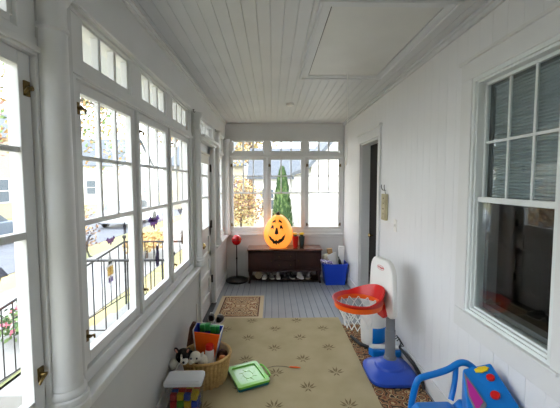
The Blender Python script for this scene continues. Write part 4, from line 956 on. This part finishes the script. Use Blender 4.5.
house('neighbour_house', .98, 5.2, 8.3, 15, 2.0, 4.3, 'y', WSID, 'white clapboard neighbour house filling the right back window', over=.12)
house('grey_roofed_house', -.9, 3.2, 16, 20, 1.95, 3.3, 'x', WSID, 'white house with grey shingle roof behind the cypress', [('y', -.5, .3, .55, .95), ('y', .25, .3, .3, .95)])
house('cream_house', -9, -2.6, 30, 38, 3.2, 5.6, 'x', HCREAM, 'far cream house beyond the orange shrub', [('y', -8, .6, 1, 1.5), ('y', -5.6, .6, 1, 1.5), ('y', -4, .6, .8, 1.5)])
house('street_house', -27, -19, 7, 15, 3.6, 6.4, 'x', WSID, 'white house across the road opposite the nearest window', [('x', 8, .3, 1, 1.5), ('x', 10.4, .3, 1, 1.5), ('x', 12.8, .3, 1, 1.5), ('y', -25, .3, 1, 1.5), ('y', -22, .3, 1, 1.5)])
house('street_house', -26, -18, 21, 30, 3.4, 6.6, 'x', HCREAM, 'cream house across the road behind the yellow roadside tree', [('x', 22, .3, 1, 1.5), ('x', 24.6, .3, 1, 1.5), ('x', 27.5, .3, 1, 1.5), ('y', -25, .3, 1, 1.5), ('y', -22.4, .3, 1, 1.5)])
house('street_house', -25, -17, 38, 48, 3.6, 7, 'x', WSID, 'white house farthest along the road past the cream one', [('y', -24, .3, 1, 1.5), ('y', -21, .3, 1, 1.5), ('x', 40, .3, 1, 1.5), ('x', 44, .3, 1, 1.5)])
# picket fence by the neighbour house: posts and white boards
fc = empty('picket_fence', (.75, 9.9, GZ), label='white board fence standing between the cypress and the neighbour house', cat='fence')
m = MB(); m.box((.55, 9.95, .15), (.93, 9.98, .25)); m.box((.55, 9.95, 1.15), (.93, 9.98, 1.25)); m.build('rail', WPL, fc)
for k in range(4):
    m = MB(); x = .555+k*.098; m.prism([(x, GZ), (x+.07, GZ), (x+.07, 1.35), (x+.035, 1.42), (x, 1.35)], lambda u, v, d: (u, d, v), 9.92, 9.95); m.build('board', WPL, fc)
# parked cars
def car(x, y, rz, mt, label):
    r_ = empty('car', (x, y, GZ+.02), label=label, cat='car', group='cars parked along the road'); r_.rotation_euler = (0, 0, rz)
    L = lambda m, n, t: None
    def B_(m, n, t, par=r_, **k):
        o = m.build(n, t, None, **k); o.parent = par; return o
    fn = lambda u, v, d: (d, u, v)
    m = MB(); m.prism([(-2.2, .35), (-2.1, .25), (2.1, .25), (2.25, .4), (2.2, .72), (1.2, .92), (-1.95, .95), (-2.2, .8)], fn, -.87, .87); B_(m, 'body', mt, bevel=.06)
    m = MB(); m.prism([(1.15, .90), (.45, 1.38), (-1.1, 1.42), (-1.85, .93)], fn, -.74, .74); B_(m, 'cabin', HWIN, bevel=.04)
    m = MB(); m.prism([(.42, 1.385), (-1.08, 1.425), (-1.08, 1.45), (.40, 1.41)], fn, -.72, .72); B_(m, 'roof_panel', mt, bevel=.01)
    for sx in (-1, 1):
        for yy in (-1.35, 1.4): m = MB(); m.tube([(sx*.70, yy, .31), (sx*.89, yy, .31)], .32, 20); B_(m, 'wheel', TYRE)
    return r_
car(-11.2, 12.2, 0, CARP, 'silver blue car parked across the road, nearer of the two cars')
car(-8.3, 19.5, 0, mat('car_paint_white', (225, 228, 232), .25), 'white car parked farther along the near kerb')
